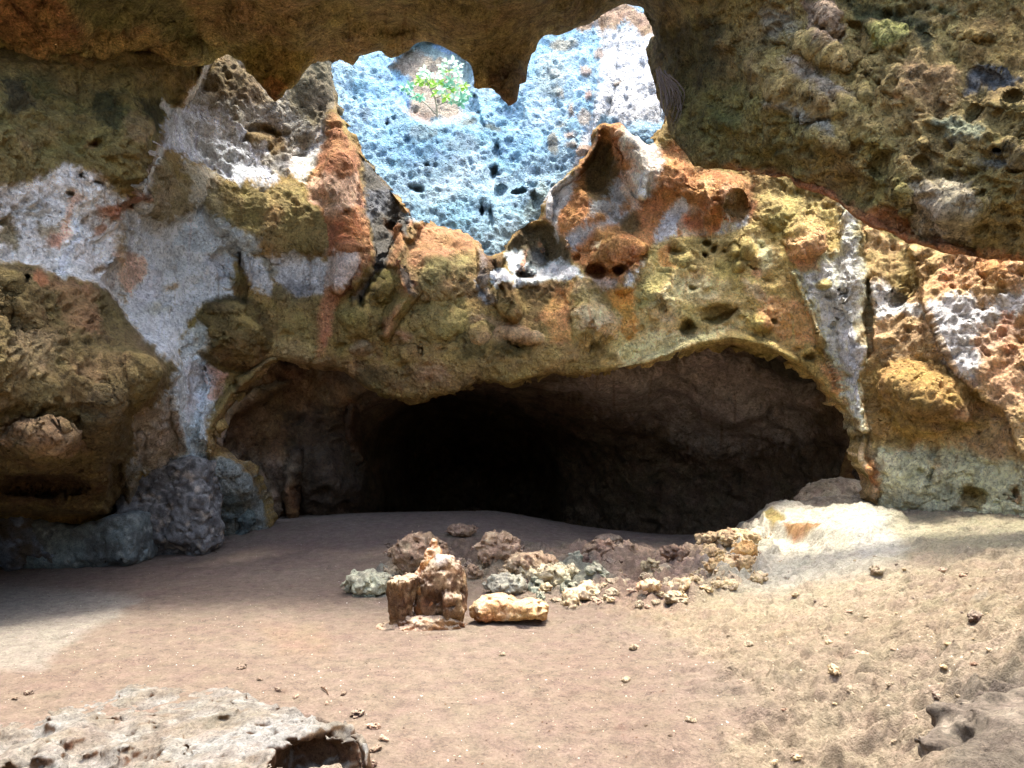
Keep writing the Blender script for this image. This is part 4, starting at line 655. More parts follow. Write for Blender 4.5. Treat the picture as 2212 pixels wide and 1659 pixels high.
    ('o', 'p', [(1600, 130), (1800, 100), (1650, 400), (1590, 300)], (186, 150, 118), .7, 8), ('o', 'e', (1750, 300, 105, 135), (124, 104, 66), .95, 6), ('o', 'p', [(1800, 60), (1900, 120), (1920, 300), (1870, 390), (1820, 300), (1840, 180)], (176, 126, 86), .8, 7),
    ('D', 'p', [(1345, 266), (1385, 292), (1425, 318), (1438, 332), (1412, 420), (1378, 430), (1366, 350), (1330, 285)], (226, 214, 204), .75, 12),
    # yellow and cream rock above the arch, right
    ('D', 'p', [(1420, 520), (1540, 502), (1640, 480), (1632, 420), (1700, 420), (1790, 440), (1830, 500), (1740, 590), (1760, 700), (1740, 790), (1600, 745), (1440, 775), (1330, 800), (1300, 780), (1370, 600)], (178, 162, 104), .95, 12), ('o', 'p', [(870, 1000), (960, 850), (1200, 830), (1230, 900), (1100, 1200), (880, 1200)], (152, 146, 92), .85, 12), ('o', 'p', [(1100, 1050), (1250, 900), (1500, 900), (1700, 1000), (1560, 1150), (1300, 1100), (1180, 1260), (900, 1260), (1000, 1180)], (206, 184, 142), .8, 14),
    ('o', 'p', [(740, 1540), (1000, 1380), (1260, 1380), (1500, 1360), (1700, 1260), (1800, 1300), (1600, 1420), (1400, 1500), (1200, 1620), (760, 1650)], (208, 190, 142), .8, 12), ('o', 'p', [(1150, 640), (1280, 620), (1500, 580), (1880, 600), (1900, 760), (1700, 820), (1400, 820), (1200, 800)], (140, 130, 78), .8, 12), ('o', 'p', [(1850, 560), (1960, 580), (2100, 700), (2100, 820), (1960, 900), (1960, 720)], (214, 196, 156), .8, 8), ('o', 'p', [(1080, 700), (1150, 640), (1180, 780), (1250, 830), (1120, 820)], (200, 138, 78), .8, 6),
    ('o', 'e', (1600, 1230, 165, 90, -8), (124, 110, 68), .8, 7), ('o', 'e', (1330, 1355, 75, 75), (84, 80, 36), .85, 8), ('o', 'e', (1080, 1170, 60, 60), (104, 104, 60), .7, 10), ('o', 'p', [(1800, 960), (1960, 1010), (2060, 1100), (2000, 1120), (1830, 1080)], (214, 176, 146), .7, 8), ('o', 'e', (2010, 1230, 60, 50, 20), (196, 138, 108), .7, 8), ('o', 'e', (2080, 1100, 60, 50), (204, 150, 112), .6, 10), ('o', 'e', (1960, 1320, 100, 90), (150, 136, 78), .7, 10), ('o', 'e', (1930, 880, 50, 50), (184, 136, 102), .6, 8),
    ('o', 'p', [(1440, 1500), (1600, 1440), (1900, 1400), (2050, 1500), (2140, 1600), (1900, 1600), (1600, 1540), (1430, 1590)], (132, 112, 60), .75, 8), ('o', 'e', (540, 1330, 200, 205), (172, 156, 104), .9, 7), ('o', 'p', [(380, 1240), (500, 1130), (640, 1180), (740, 1330), (700, 1420), (560, 1400), (420, 1340)], (206, 178, 142), .85, 10), ('o', 'e', (500, 1110, 90, 40), (180, 166, 120), .7, 8), ('o', 'e', (560, 1530, 90, 40), (78, 72, 38), .8, 8), ('o', 'p', [(640, 1040), (880, 1010), (860, 1180), (910, 1380), (820, 1470), (750, 1380), (730, 1240)], (202, 146, 70), .92, 6),
    ('o', 'e', (830, 1400, 55, 45), (146, 126, 66), .7, 8), ('o', 'e', (230, 1400, 90, 130), (196, 146, 92), .7, 10), ('o', 'p', [(0, 1380), (60, 1400), (100, 1480), (0, 1500)], (196, 172, 134), .7, 6), ('o', 'p', [(440, 1620), (560, 1560), (720, 1560), (740, 1640)], (120, 104, 52), .8, 7), ('o', 'p', [(380, 960), (480, 970), (560, 1010), (400, 1060), (340, 1100)], (180, 158, 120), .8, 6),
    ('D', 'e', (1740, 520, 46, 56), (190, 148, 112), .8, 10), ('D', 'p', [(1640, 430), (1780, 440), (1820, 480), (1700, 520), (1650, 490)], (178, 164, 104), .8, 12), ('D', 'e', (1680, 490, 26, 26), (120, 120, 64), .6, 10), ('D', 'p', [(1650, 640), (1740, 650), (1760, 740), (1700, 740), (1650, 700)], (202, 152, 108), .65, 14), ('D', 'p', [(1760, 780), (1800, 790), (1840, 880), (1800, 850)], (206, 156, 112), .7, 8), ('f', 'p', [(620, 550), (700, 540), (860, 700), (1000, 900), (1080, 1060), (960, 930), (800, 780), (660, 650)], (172, 150, 92), .8, 8),
    # right wall
    ('D', 'p', [(1860, 480), (1960, 530), (2212, 565), (2800, 600), (2800, 1150), (1880, 1110), (1872, 1000), (1870, 800), (1880, 600)], (196, 164, 118), .95, 6), ('f', 'p', [(1120, -20), (1480, -40), (1540, 200), (1400, 300), (1230, 160), (1130, 160)], (164, 146, 92), .85, 10), ('f', 'p', [(1200, 180), (1320, 170), (1440, 300), (1540, 300), (1600, 430), (1400, 380), (1230, 400)], (214, 208, 204), .85, 10), ('f', 'p', [(1580, 330), (1750, 250), (1960, 340), (2200, 200), (2300, 300), (2100, 560), (1960, 640), (1900, 820), (1700, 700), (1640, 560)], (216, 212, 216), .88, 16),
    ('f', 'p', [(1880, 560), (2050, 400), (2212, 380), (2800, 500), (2800, 1000), (1980, 960), (1880, 850), (1960, 700)], (206, 168, 132), .8, 16), ('f', 'p', [(1640, 40), (1900, 20), (2212, 60), (2212, 260), (2000, 220), (1700, 200)], (208, 164, 120), .8, 14), ('f', 'e', (2010, 110, 90, 80), (196, 134, 70), .6, 14), ('f', 'e', (1700, 150, 50, 60), (204, 140, 108), .6, 12), ('f', 'e', (2090, 450, 40, 70, 20), (206, 150, 120), .6, 10), ('f', 'e', (2150, 610, 60, 30), (186, 122, 84), .6, 8),
    ('f', 'p', [(1180, 430), (1400, 380), (1600, 430), (1620, 560), (1480, 640), (1240, 680), (1180, 560)], (190, 160, 122), .75, 12), ('f', 'p', [(1130, 820), (1240, 700), (1480, 640), (1700, 720), (1900, 880), (1960, 980), (2000, 1100), (1700, 1180), (1400, 1220), (1200, 1200), (1160, 1000)], (170, 138, 76), .92, 10), ('f', 'p', [(1280, 880), (1500, 860), (1760, 1000), (1800, 1100), (1500, 1120), (1300, 1060)], (132, 104, 58), .75, 16), ('f', 'e', (1850, 1020, 90, 60), (190, 146, 112), .6, 12),
    ('f', 'p', [(1220, 1220), (1400, 1240), (1750, 1230), (2000, 1300), (2300, 1350), (2300, 1720), (1250, 1720), (1290, 1500)], (206, 206, 170), .92, 14), ('f', 'p', [(1900, 1150), (2212, 1100), (2212, 1330), (2000, 1320), (1850, 1260)], (190, 158, 112), .7, 14), ('f', 'p', [(1780, 1560), (1840, 1460), (1960, 1540), (1960, 1640), (1800, 1640)], (156, 134, 80), .85, 5), ('f', 'e', (2150, 1540, 28, 50), (156, 116, 72), .8, 5), ('f', 'e', (1640, 1330, 20, 40), (170, 150, 100), .7, 5),
    ('f', 'p', [(1140, 100), (1190, 140), (1190, 360), (1200, 560), (1180, 680), (1140, 560)], (160, 136, 86), .75, 5), ('f', 'l', [(1480, 0), (1530, 180), (1590, 370), (1650, 500), (1740, 700), (1860, 860), (2000, 970), (2110, 1010)], (156, 124, 72), .7, 4, 6),
    ('D', 'p', [(1818, 442), (1848, 468), (1854, 540), (1872, 580), (1868, 700), (1870, 800), (1864, 860), (1868, 940), (1844, 900), (1806, 800), (1778, 720), (1744, 640), (1712, 585), (1756, 570), (1812, 545), (1826, 490)], (220, 226, 198), .92, 14), ('D', 'p', [(1826, 720), (1860, 700), (1864, 800), (1850, 860), (1820, 780)], (232, 234, 226), .8, 10), ('f', 'e', (910, 185, 46, 36), (156, 138, 86), .9, 4), ('f', 'p', [(720, 20), (880, 10), (900, 90), (760, 110)], (176, 134, 102), .8, 8), ('f', 'p', [(1110, 430), (1180, 430), (1190, 600), (1130, 560)], (170, 156, 118), .7, 8),
    ('D', 'p', [(1864, 958), (1890, 965), (1900, 1030), (1885, 1050), (1868, 1020), (1852, 985)], (214, 196, 160), .8, 5), ('D', 'p', [(1868, 985), (1890, 990), (1895, 1030), (1900, 1060), (1880, 1040)], (190, 124, 60), .8, 5), ('D', 'p', [(1864, 930), (1900, 945), (1930, 960), (1890, 975)], (156, 126, 52), .7, 6),
    # foot of the left arch
    ('D', 'p', [(445, 985), (500, 990), (545, 1030), (568, 1090), (580, 1150), (480, 1180), (440, 1100)], (122, 128, 124), .92, 8), ('D', 'e', (495, 1090, 26, 30), (92, 108, 110), .7, 8), ('D', 'p', [(450, 960), (470, 900), (520, 840), (560, 800), (600, 780), (600, 830), (520, 890), (490, 980)], (136, 108, 72), .8, 10), ('D', 'p', [(570, 780), (680, 790), (720, 830), (620, 840), (560, 830)], (140, 116, 84), .6, 12),
    ('D', 'e', (505, 722, 84, 84), (104, 92, 54), .95, 5), ('D', 'e', (520, 765, 60, 24), (126, 98, 58), .5, 10), ('D', 'p', [(430, 700), (445, 720), (450, 760), (400, 780), (395, 740)], (188, 186, 176), .7, 6), ('D', 'e', (490, 655, 46, 18), (80, 72, 46), .8, 6), ('D', 'p', [(590, 600), (640, 640), (690, 640), (690, 700), (680, 780), (590, 770), (585, 690)], (134, 120, 74), .9, 8), ('D', 'e', (612, 640, 20, 26), (134, 122, 84), .8, 5),
    ('D', 'p', [(600, 730), (680, 740), (680, 780), (590, 775)], (166, 146, 104), .6, 8), ('D', 'p', [(276, 1000), (300, 1005), (300, 1180), (262, 1180)], (120, 118, 108), .8, 6),
]
def keep_w(X, Y): return np.minimum(-poly_sd(X, Y, ARCH), -poly_sd(X, Y, SKY))
R = relief(-440, 2660, -110, 1330, 3.0, w_ctrl, w_feats, keep_w, 47, 1.3, 15, 5, 13000, (.012, .06), (-100, 2300, 60, 1150), 2.2, [(134, 118, 68), (158, 134, 84), (108, 94, 54)], w_pat)
rt = smooth(1840, 1900, R['X'])[..., None]; arch_gain = (smooth(1120, 1260, R['X'])*smooth(1900, 1800, R['X'])*smooth(440, 540, R['Y']))[..., None]  # gain mask brightens the dimly lit arch through its colour
lum = R['C'].mean(-1, keepdims=True); R['C'] = lum+(R['C']-lum)*.9
sat = (R['C'].max(-1)-R['C'].min(-1))/(R['C'].max(-1)+1e-6); ne = smooth(.42, .14, sat)[..., None]
R['C'] = np.clip(R['C']*((np.array([1.38, 1.27, 1.10])*(1-rt)+np.array([1.34, 1.30, 1.18])*rt)*(1-ne)+np.array([1.50, 1.54, 1.52])*ne)*(1+.28*arch_gain*(1-ne)), 0, .88)
emit(R, [dict(fr='D', name='rock_buttress', cat='cave wall', label='dark olive-brown rock mass bulging from the lower left wall above the grey boulder',
              poly=[(-600, 560), (60, 575), (130, 596), (205, 608), (262, 648), (284, 700), (316, 740), (390, 796), (366, 842), (340, 885), (290, 900), (286, 960), (280, 1010), (262, 1060), (240, 1400), (-600, 1400)]),
         dict(fr='D', name='flowstone_column', cat='flowstone', label='whitish rippled flowstone column running down beside the dark olive rock mass',
              poly=[(262, 440), (300, 420), (336, 322), (370, 350), (480, 420), (490, 560), (480, 640), (440, 665), (400, 700), (430, 770), (470, 780), (470, 880), (445, 960), (440, 1400), (250, 1400), (286, 960), (290, 900), (366, 842), (390, 796), (284, 700), (262, 640)]),
         dict(fr='D', name='rock_pillar', cat='rock pillar', label='orange-brown weathered rock pillar at the left edge of the skylight',
              poly=[(722, 236), (755, 290), (778, 330), (788, 440), (802, 560), (764, 622), (725, 660), (700, 780), (676, 770), (700, 600), (716, 540), (690, 450), (664, 410), (684, 350), (704, 310)]),
         dict(fr='D', name='rock_dome', cat='rock dome', label='olive rounded rock dome bulging above the left end of the arch', poly=[(425, 720), (440, 665), (480, 645), (540, 645), (585, 690), (592, 740), (560, 785), (510, 800), (460, 782), (430, 760)]),
         dict(fr='p', name='rock_stub', cat='rock column', label='grooved brown rock stub leaning below a round pale knob', poly=[(1520, 900), (1560, 845), (1640, 855), (1670, 1000), (1710, 1200), (1600, 1130), (1540, 1000)]),
         dict(fr='D', name='orange_flowstone', cat='flowstone', label='orange and white flowstone folds right of the pale cliff',
              poly=[(1180, 470), (1186, 410), (1236, 370), (1290, 290), (1290, 180), (1345, 200), (1420, 250), (1460, 150), (1560, -150), (1660, -150), (1600, 372), (1632, 420), (1615, 490), (1540, 502), (1420, 520), (1400, 620), (1330, 620), (1240, 570), (1215, 520)]),
         dict(fr='D', name='flowstone_ribbon', cat='flowstone', label='narrow pale white flowstone ribbon running down the right side of the arch', poly=[(1822, 420), (1848, 440), (1854, 540), (1872, 580), (1870, 760), (1866, 930), (1846, 905), (1812, 800), (1786, 720), (1752, 640), (1718, 585), (1760, 570), (1815, 545), (1826, 490)]),
         dict(fr='D', name='rock_wall', cat='cave wall', label='tan and cream right-hand cave wall with a long diagonal crack', poly=[(1848, 440), (1854, 540), (1872, 580), (1870, 760), (1862, 940), (1850, 985), (1890, 1060), (1890, 1400), (2800, 1400), (2800, -200), (1848, -200)]),
         dict(fr='D', name='rock_wall', cat='cave wall', label='olive green upper left cave wall with grey-white panel under the ceiling', poly=[(-600, -200), (725, -200), (722, 240), (684, 350), (664, 410), (690, 450), (712, 540), (700, 600), (600, 650), (480, 640), (490, 560), (480, 420), (370, 350), (336, 322), (300, 420), (262, 440), (262, 640), (205, 608), (-600, 560)])],
     dict(name='rock_arch', cat='rock arch', label='wide mottled olive and cream rock arch over the black cave mouth'), M_wall, rim=(0, .45, .05))
# ------------------------------------------------------------------ ground
def gz(px, py, z): d = (CH-z)*F/(HY-py)*-1; return ((px-CX)/F*d, d, z)
g_pts = [gz(0, 1225, 0), gz(240, 1215, .04), gz(470, 1185, .12), gz(570, 1142, .29), gz(700, 1122, .38), (-1.5, 13.4, .44), (-.2, 13.5, .42), (1.1, 12.6, .2), (2.3, 12.1, .12), (3.3, 11.3, .2), gz(1640, 1150, .45), gz(1640, 1110, .62), gz(1690, 1090, .75), gz(1800, 1085, .85), gz(1890, 1105, .78), gz(2000, 1125, .75), gz(2100, 1130, .76), gz(2212, 1145, .78),
         gz(745, 1260, 0), gz(900, 1240, .02), gz(1200, 1240, .02), gz(1400, 1260, .05), gz(1300, 1300, 0), gz(1500, 1300, .1), gz(1600, 1240, .2), gz(1700, 1300, .2), gz(1800, 1200, .5), gz(1900, 1230, .52), gz(2000, 1300, .48), gz(2212, 1300, .66), gz(1650, 1480, .1), gz(1800, 1400, .2), gz(2000, 1450, .32), gz(2212, 1450, .56), gz(2212, 1600, .78), gz(2050, 1640, .36), gz(1900, 1640, .12), gz(1500, 1600, .02), gz(1300, 1500, 0),
         gz(1000, 1500, 0), gz(600, 1500, 0), gz(0, 1450, 0), gz(300, 1350, 0), gz(700, 1350, 0), gz(1000, 1360, 0), gz(500, 1240, .02), (-4, 3, .02), (0, 3, 0), (1.2, 3, .04), (-2, 1, 0), (2, 1, .5), (-4, -5, 0), (4, -5, .5), (6, 5, 1.0), (6.5, 8.5, .95), (-7, 7, 0), (-7, 11, .1), (-8, 14, .3), (-1, 16, -.1), (2, 15.5, -.2), (4, 14, -.05), (5, 12, .5), (0, 20, -.6), (3, 22, -.8), (-4, 18, -.1), (9, 18, 0), (0, 28, -.8), (-9, 26, -.3), (9, 28, -.5)]
G_T = TPS(g_pts, 1e-4)
ROCKY = [(745, 1258), (830, 1240), (860, 1190), (990, 1160), (1120, 1170), (1130, 1190), (1240, 1185), (1400, 1180), (1500, 1190), (1600, 1150), (1640, 1110), (1690, 1080), (1890, 1060), (2900, 1080), (3200, 1700), (1600, 1700), (1560, 1640), (1580, 1590), (1690, 1560), (1620, 1490), (1560, 1440), (1480, 1400), (1400, 1350), (1300, 1310), (1200, 1292), (1120, 1285), (1050, 1275), (900, 1275), (830, 1290), (760, 1285)]
def ground_z(x, y, detail=True):
    z = G_T(x, y).astype(np.float64)
    z = np.where(y < -8, 0, z)
    return z
pyr = np.concatenate([np.arange(1740, 1320, -1.5), np.arange(1320, 1150, -.5), np.arange(1150, 1072, -.8)])
ys = np.concatenate([np.linspace(-14, 1.4, 30), np.arange(1.42, 3.28, .012), CH*F/(pyr-HY)]); ys = np.concatenate([ys[ys < 24.2], np.linspace(24.6, 60, 24)])
ys = np.unique(np.round(ys, 4))
xs = np.concatenate([np.linspace(-9, -.86, 40), np.arange(-.85, .85, 2.1/F), np.linspace(.86, 9, 40)])
XX = xs[None, :]*np.maximum(ys, 3.3)[:, None]; YY = np.repeat(ys[:, None], len(xs), 1)
near = (np.abs(XX) < 14) & (YY < 32) & (YY > -8)
ZZ = np.where(near, ground_z(np.clip(XX, -9, 9), np.clip(YY, -6, 28)), -.3)
q = np.maximum(YY, .5); PX = CX+XX/q*F; PY = HY+(CH-ZZ)/q*F
PY = np.where(YY < .6, 5000, PY)
wob = fbm(XX, YY, 0*XX, 1.6, 4, 61)
view = YY > 1.5
RS = np.where(view, poly_sd(PX+wob*30, PY+wob*14, ROCKY), -200)
rock = smooth(-26, 30, RS+fbm(XX, YY, 0*XX, 3, 5, 62, .65)*46)
steep = 1.0
h_r = fbm(XX, YY, 0*XX, 1.4, 3, 63)*.045+fbm(XX, YY*.8, 0*XX, 4.5, 4, 64, .6)*.034+fbm(XX, YY*.8, 0*XX, 15, 3, 74, .6)*.027-np.maximum(fbm(XX, YY, 0*XX, 8, 2, 75)-.2, 0)*.10+fbm(XX, YY*.7, ZZ, 6, 3, 65, .5, ridged=True)*.022
du_, dv_ = XX*.8-YY*.6, XX*.6+YY*.8
h_r = h_r+fbm(du_*9, dv_*2.2, 0*XX, 1, 4, 76, .6, ridged=True)*.016
h_s = fbm(XX, YY, 0*XX, 1.1, 3, 66)*.022-np.maximum(fbm(XX, YY, 0*XX, 3.2, 2, 69)-.12, 0)*.055+fbm(XX, YY, 0*XX, 6, 4, 67)*.014+fbm(XX, YY, 0*XX, 22, 2, 68)*.0018
crag = np.where(view, smooth(-4, 10, poly_sd(PX+wob*10, PY, [(750, 1262), (860, 1190), (1120, 1170), (1500, 1190), (1640, 1120), (1690, 1210), (1640, 1260), (1480, 1320), (1300, 1306), (1200, 1286), (1110, 1270), (1000, 1260)])), 0)
h_c = np.maximum(fbm(XX, YY, 0*XX, 3.4, 3, 71, .5)*.30+.06, 0)+np.maximum(fbm(XX, YY, 0*XX, 9, 3, 72, .5), -.1)*.07
ZZ = ZZ+np.where(near, h_s*(1-rock)+h_r*rock*1.15+h_c*crag*rock, 0)
# bright ledge under the right wall foot and its small undercut
led = [(1640, 1128), (1660, 1104), (1700, 1100), (1760, 1112), (1800, 1110), (1880, 1112), (1960, 1135), (1880, 1170), (1780, 1180), (1690, 1165), (1650, 1160)]
ZZ += np.where(view, smooth(-5, 6, poly_sd(PX+wob*10, PY+wob*6, led))*.14, 0)
rng = np.random.default_rng(5)
hp = np.zeros_like(ZZ)
for _ in range(6500):
    px_, py_ = rng.uniform(1100, 2230), rng.uniform(1130, 1659)
    if poly_sd(np.array([[px_]], f32), np.array([[py_]], f32), ROCKY)[0, 0] < 5: continue
    y_ = (CH-.3)*F/(py_-HY); x_ = (px_-CX)/F*y_
    r = .008+.06*rng.random()**3
    i0, i1 = np.searchsorted(ys, [y_-r*2.5, y_+r*2.5]); k = max(y_, 3.3); j0, j1 = np.searchsorted(xs, [(x_-r*2.5)/k, (x_+r*2.5)/k])
    if i1 <= i0 or j1 <= j0: continue
    s_ = (slice(i0, i1), slice(j0, j1)); rr = ell_r(XX[s_], YY[s_], x_, y_, r*1.6, r, rng.normal(0, 30))
    hp[s_] += (-1 if rng.random() < .6 else .9)*r*.65*np.clip(1-rr*rr, 0, 1)
ZZ += hp
_lp = [(-320, 1585), (60, 1580), (250, 1580), (400, 1590), (560, 1575), (640, 1540), (690, 1552), (730, 1570), (770, 1585), (788, 1610), (780, 1660), (700, 1720), (-320, 1750)]
ZZ -= np.where(view, smooth(-4, 10, poly_sd(PX, PY, _lp))*.42, 0)
tint = fbm(XX, YY, 0*XX, .9, 4, 81); fine = fbm(XX, YY, 0*XX, 9, 4, 82)
Cg = lin((172, 150, 130))+np.zeros(XX.shape+(3,))
def gmix(mask, col, a=1.0):
    global Cg
    m = (mask*a)[..., None]; Cg = Cg*(1-m)+lin(col)*m
gmix(smooth(-.1, .5, tint), (184, 164, 142), .7); gmix(smooth(.1, .6, -tint), (160, 134, 116), .6); gmix(smooth(.2, .6, fine), (190, 168, 148), .5); gmix(smooth(.25, .6, -fine), (150, 116, 96), .35)
def gp(pts, soft, fr='D', wb=30): return np.where(view, smooth(-soft, soft, poly_sd(PX+wob*wb, PY+wob*wb*.4, T(fr, pts))), 0)
gmix(gp([(-400, 1180), (0, 1225), (500, 1180), (600, 1135), (930, 1090), (1150, 1095), (1640, 1100), (1640, 1160), (1150, 1190), (1000, 1170), (800, 1200), (400, 1260), (0, 1275), (-400, 1280)], 22), (172, 144, 130), .4)  # shade of the far floor tinted faintly into the sand
gmix(gp([(-400, 1260), (0, 1270), (200, 1275), (300, 1290), (250, 1340), (180, 1370), (110, 1430), (90, 1450), (0, 1450), (-400, 1450)], 14), (196, 186, 168), .75)  # pool of light at the left painted into the sand
gmix(np.where(YY > 13.6, 1.0, 0)*smooth(13.4, 14.6, YY), (86, 62, 50), .8)  # chamber floor colour darkened to deepen its shade
gmix(gp([(560, 1350), (700, 1355), (720, 1420), (600, 1410)], 20), (186, 156, 128), .5)
Cr = lin((186, 166, 134))+np.zeros_like(Cg)
def rmix(mask, col, a=1.0):
    global Cr
    m = (mask*a)[..., None]; Cr = Cr*(1-m)+lin(col)*m
rmix(smooth(-.2, .4, tint), (198, 178, 146), .8); rmix(smooth(.15, .5, -fine), (160, 134, 104), .6); rmix(smooth(.2, .6, fine), (208, 194, 166), .6)
rmix(gp([(1560, 1150), (1640, 1110), (2000, 1110), (2120, 1170), (1950, 1260), (1700, 1330), (1500, 1300), (1460, 1220)], 50), (226, 208, 170), .7)  # wide pale halo of the painted light pool
rmix(gp([(1640, 1120), (1700, 1095), (1900, 1110), (2000, 1150), (1950, 1210), (1850, 1240), (1700, 1280), (1560, 1270), (1500, 1240), (1580, 1190)], 22), (250, 240, 208), .95)  # bright pool of light painted into the rock colour
rmix(gp([(1800, 1130), (1930, 1130), (1960, 1190), (1860, 1210)], 14), (250, 244, 222), .6)  # brightest core of the painted light pool
rmix(gp([(1100, 1200), (1500, 1180), (1560, 1200), (1480, 1330), (1300, 1320), (1120, 1280)], 14), (190, 160, 136), .75)
rmix(gp([(1100, 1235), (1260, 1215), (1320, 1260), (1240, 1290), (1110, 1275)], 10), (166, 170, 146), .8); rmix(gp([(745, 1258), (840, 1235), (850, 1290), (770, 1290)], 8), (164, 172, 154), .85); rmix(gp([(850, 1190), (1000, 1160), (1130, 1170), (1130, 1230), (860, 1240)], 8), (142, 118, 100), .8)
rmix(gp([(1640, 1128), (1665, 1120), (1700, 1150), (1680, 1165), (1650, 1150)], 5), (186, 160, 60), .8); rmix(gp([(1700, 1160), (1770, 1162), (1770, 1172), (1710, 1172)], 4), (196, 132, 52), .8)
rmix(gp([(1600, 1400), (2300, 1380), (2300, 1700), (1500, 1700)], 40), (176, 158, 132), .6); rmix(gp([(2060, 1500), (2300, 1420), (2300, 1700), (2040, 1700)], 26), (132, 120, 104), .85); rmix(gp([(1900, 1120), (2300, 1120), (2300, 1200), (1950, 1190)], 18), (196, 188, 150), .7)
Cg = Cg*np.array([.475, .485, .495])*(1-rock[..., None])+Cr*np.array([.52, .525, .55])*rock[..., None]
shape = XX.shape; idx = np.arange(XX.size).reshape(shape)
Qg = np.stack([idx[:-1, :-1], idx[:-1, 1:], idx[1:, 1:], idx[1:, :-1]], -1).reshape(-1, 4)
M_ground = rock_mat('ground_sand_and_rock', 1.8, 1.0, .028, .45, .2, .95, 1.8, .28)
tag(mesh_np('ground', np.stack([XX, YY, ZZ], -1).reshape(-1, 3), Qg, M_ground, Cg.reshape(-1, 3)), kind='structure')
from bisect import bisect
def gh(x, y):
    i = min(max(bisect(ys, y)-1, 0), len(ys)-2); k = max(ys[i], 3.3); j = min(max(bisect(xs, x/k)-1, 0), len(xs)-2)
    return float(ZZ[i, j])
def gat(px, py):
    """the point of the ground that the camera sees at image coordinates px, py"""
    z = 0.0
    for _ in range(14):
        d = (CH-z)*F/(py-HY); x = (px-CX)/F*d; z = .5*z+.5*gh(x, d)
    return np.array([x, d, z])

# ------------------------------------------------------------------ unseen cave walls and cover, added to block and shape light
def shell(name, f, nu, nv, seed, col, amp=.35):
    u, v = np.meshgrid(np.linspace(0, 1, nu), np.linspace(0, 1, nv))
    P = np.stack(f(u, v), -1)
    n = np.cross(np.gradient(P, axis=1), np.gradient(P, axis=0)); n /= np.linalg.norm(n, axis=-1, keepdims=True)+1e-9
    P = P+n*(fbm(P[..., 0], P[..., 1], P[..., 2], .5, 4, seed)*amp)[..., None]
    i = np.arange(nu*nv).reshape(nv, nu)
    Q = np.stack([i[:-1, :-1], i[:-1, 1:], i[1:, 1:], i[1:, :-1]], -1).reshape(-1, 4)
    C = lin(col)*(1+.4*fbm(P[..., 0], P[..., 1], P[..., 2], 1.2, 4, seed+3))[..., None]
    return tag(mesh_np(name, P.reshape(-1, 3), Q, M_wall, np.clip(C, .02, .9).reshape(-1, 3)), kind='structure')
OP_Y0, OP_Y1 = -5.0, 4.6  # opening edges overhead, set for the light they let in
shell('added_back_wall', lambda u, v: (-9+19*u, -6.5+0*u-.8*np.sin(v*3), -1+5.2*v), 90, 50, 91, (150, 130, 96))
shell('added_left_wall', lambda u, v: (-6.3+.6*np.sin(v*3.1)*0-0*u, -7+15*u, -1+9*v), 90, 50, 92, (140, 122, 86))
shell('added_right_wall', lambda u, v: (6.6+0*u, -7+15.5*u, -1+9*v), 90, 50, 93, (170, 146, 110))
shell('added_roof', lambda u, v: (-9+19*u, -8+(OP_Y0+8)*v, 6.2+.5*np.sin(u*3.1)), 80, 40, 94, (120, 102, 70))
shell('hidden_light_seal', lambda u, v: (-6+13*u, 11.55+2.6*v-.9*smooth(.6, .95, u), 3.34+.45*v), 120, 20, 95, (120, 104, 72), .06)  # unseen sheet added to stop skylight leaking into the arch
# ------------------------------------------------------------------ free-standing rocks
def rock_from(name, fn, lo, hi, step, seed, noise=((3.0, .03), (9.0, .012)), pit=0.0, cols=((150, 130, 105), (120, 95, 70)), top=None, loc=(0, 0, 0), mat=None, parent=None, label=None, cat=None, group=None, extra=None, stretch=(1, 1, 1)):
    X, Y, Z = grid3(lo, hi, step)
    f = fn(X, Y, Z).astype(f32)
    m = np.abs(f) < .12
    x, y, z = X[m]+loc[0], Y[m]+loc[1], Z[m]+loc[2]
    n = 0
    for i, (fr, am) in enumerate(noise):
        n = n+fbm(x*stretch[0], y*stretch[1], z*stretch[2], fr, 3, seed+i*7, .55, ridged=(i == 1))*am
    if pit:
        p = fbm(x, y, z, 11, 2, seed+51); n = n+np.maximum(p-.12, 0)*pit
    f[m] += n
    f[[0, -1]] = np.maximum(f[[0, -1]], .01); f[:, [0, -1]] = np.maximum(f[:, [0, -1]], .01); f[:, :, [0, -1]] = np.maximum(f[:, :, [0, -1]], .01)
    V, Q = surface_nets(f, lo, step)
    wx = V+np.array(loc)
    a = lin(cols[0]); b = lin(cols[1])
    t = smooth(-.35, .35, fbm(wx[:, 0], wx[:, 1], wx[:, 2], 4.0, 4, seed+80))[:, None]
    C = a*(1-t)+b*t
    if len(cols) > 2:
        t = smooth(.1, .45, fbm(wx[:, 0], wx[:, 1], wx[:, 2], 7.0, 4, seed+90))[:, None]; C = C*(1-t)+lin(cols[2])*t
    if top is not None:      # upward faces painted paler, as light from above would leave them
        e1 = V[Q[:, 1]]-V[Q[:, 0]]; e2 = V[Q[:, 3]]-V[Q[:, 0]]; fn_ = np.cross(e1, e2); fn_ /= np.linalg.norm(fn_, axis=1, keepdims=True)+1e-12
        vn = np.zeros_like(V)
        for k in range(4): np.add.at(vn, Q[:, k], fn_)
        vn /= np.linalg.norm(vn, axis=1, keepdims=True)+1e-12
        up = smooth(.25, .75, vn[:, 2]+.35*fbm(wx[:, 0], wx[:, 1], wx[:, 2], 14, 3, seed+95))[:, None]*top[1]
        C = C*(1-up)+lin(top[0])*up
    if extra is not None: C = extra(V, C)
    o = mesh_np(name, V, Q, mat or M_rock, C, loc=loc)
    if parent is not None: o.parent = parent; o.location = (0, 0, 0)
    return tag(o, label, cat, group)

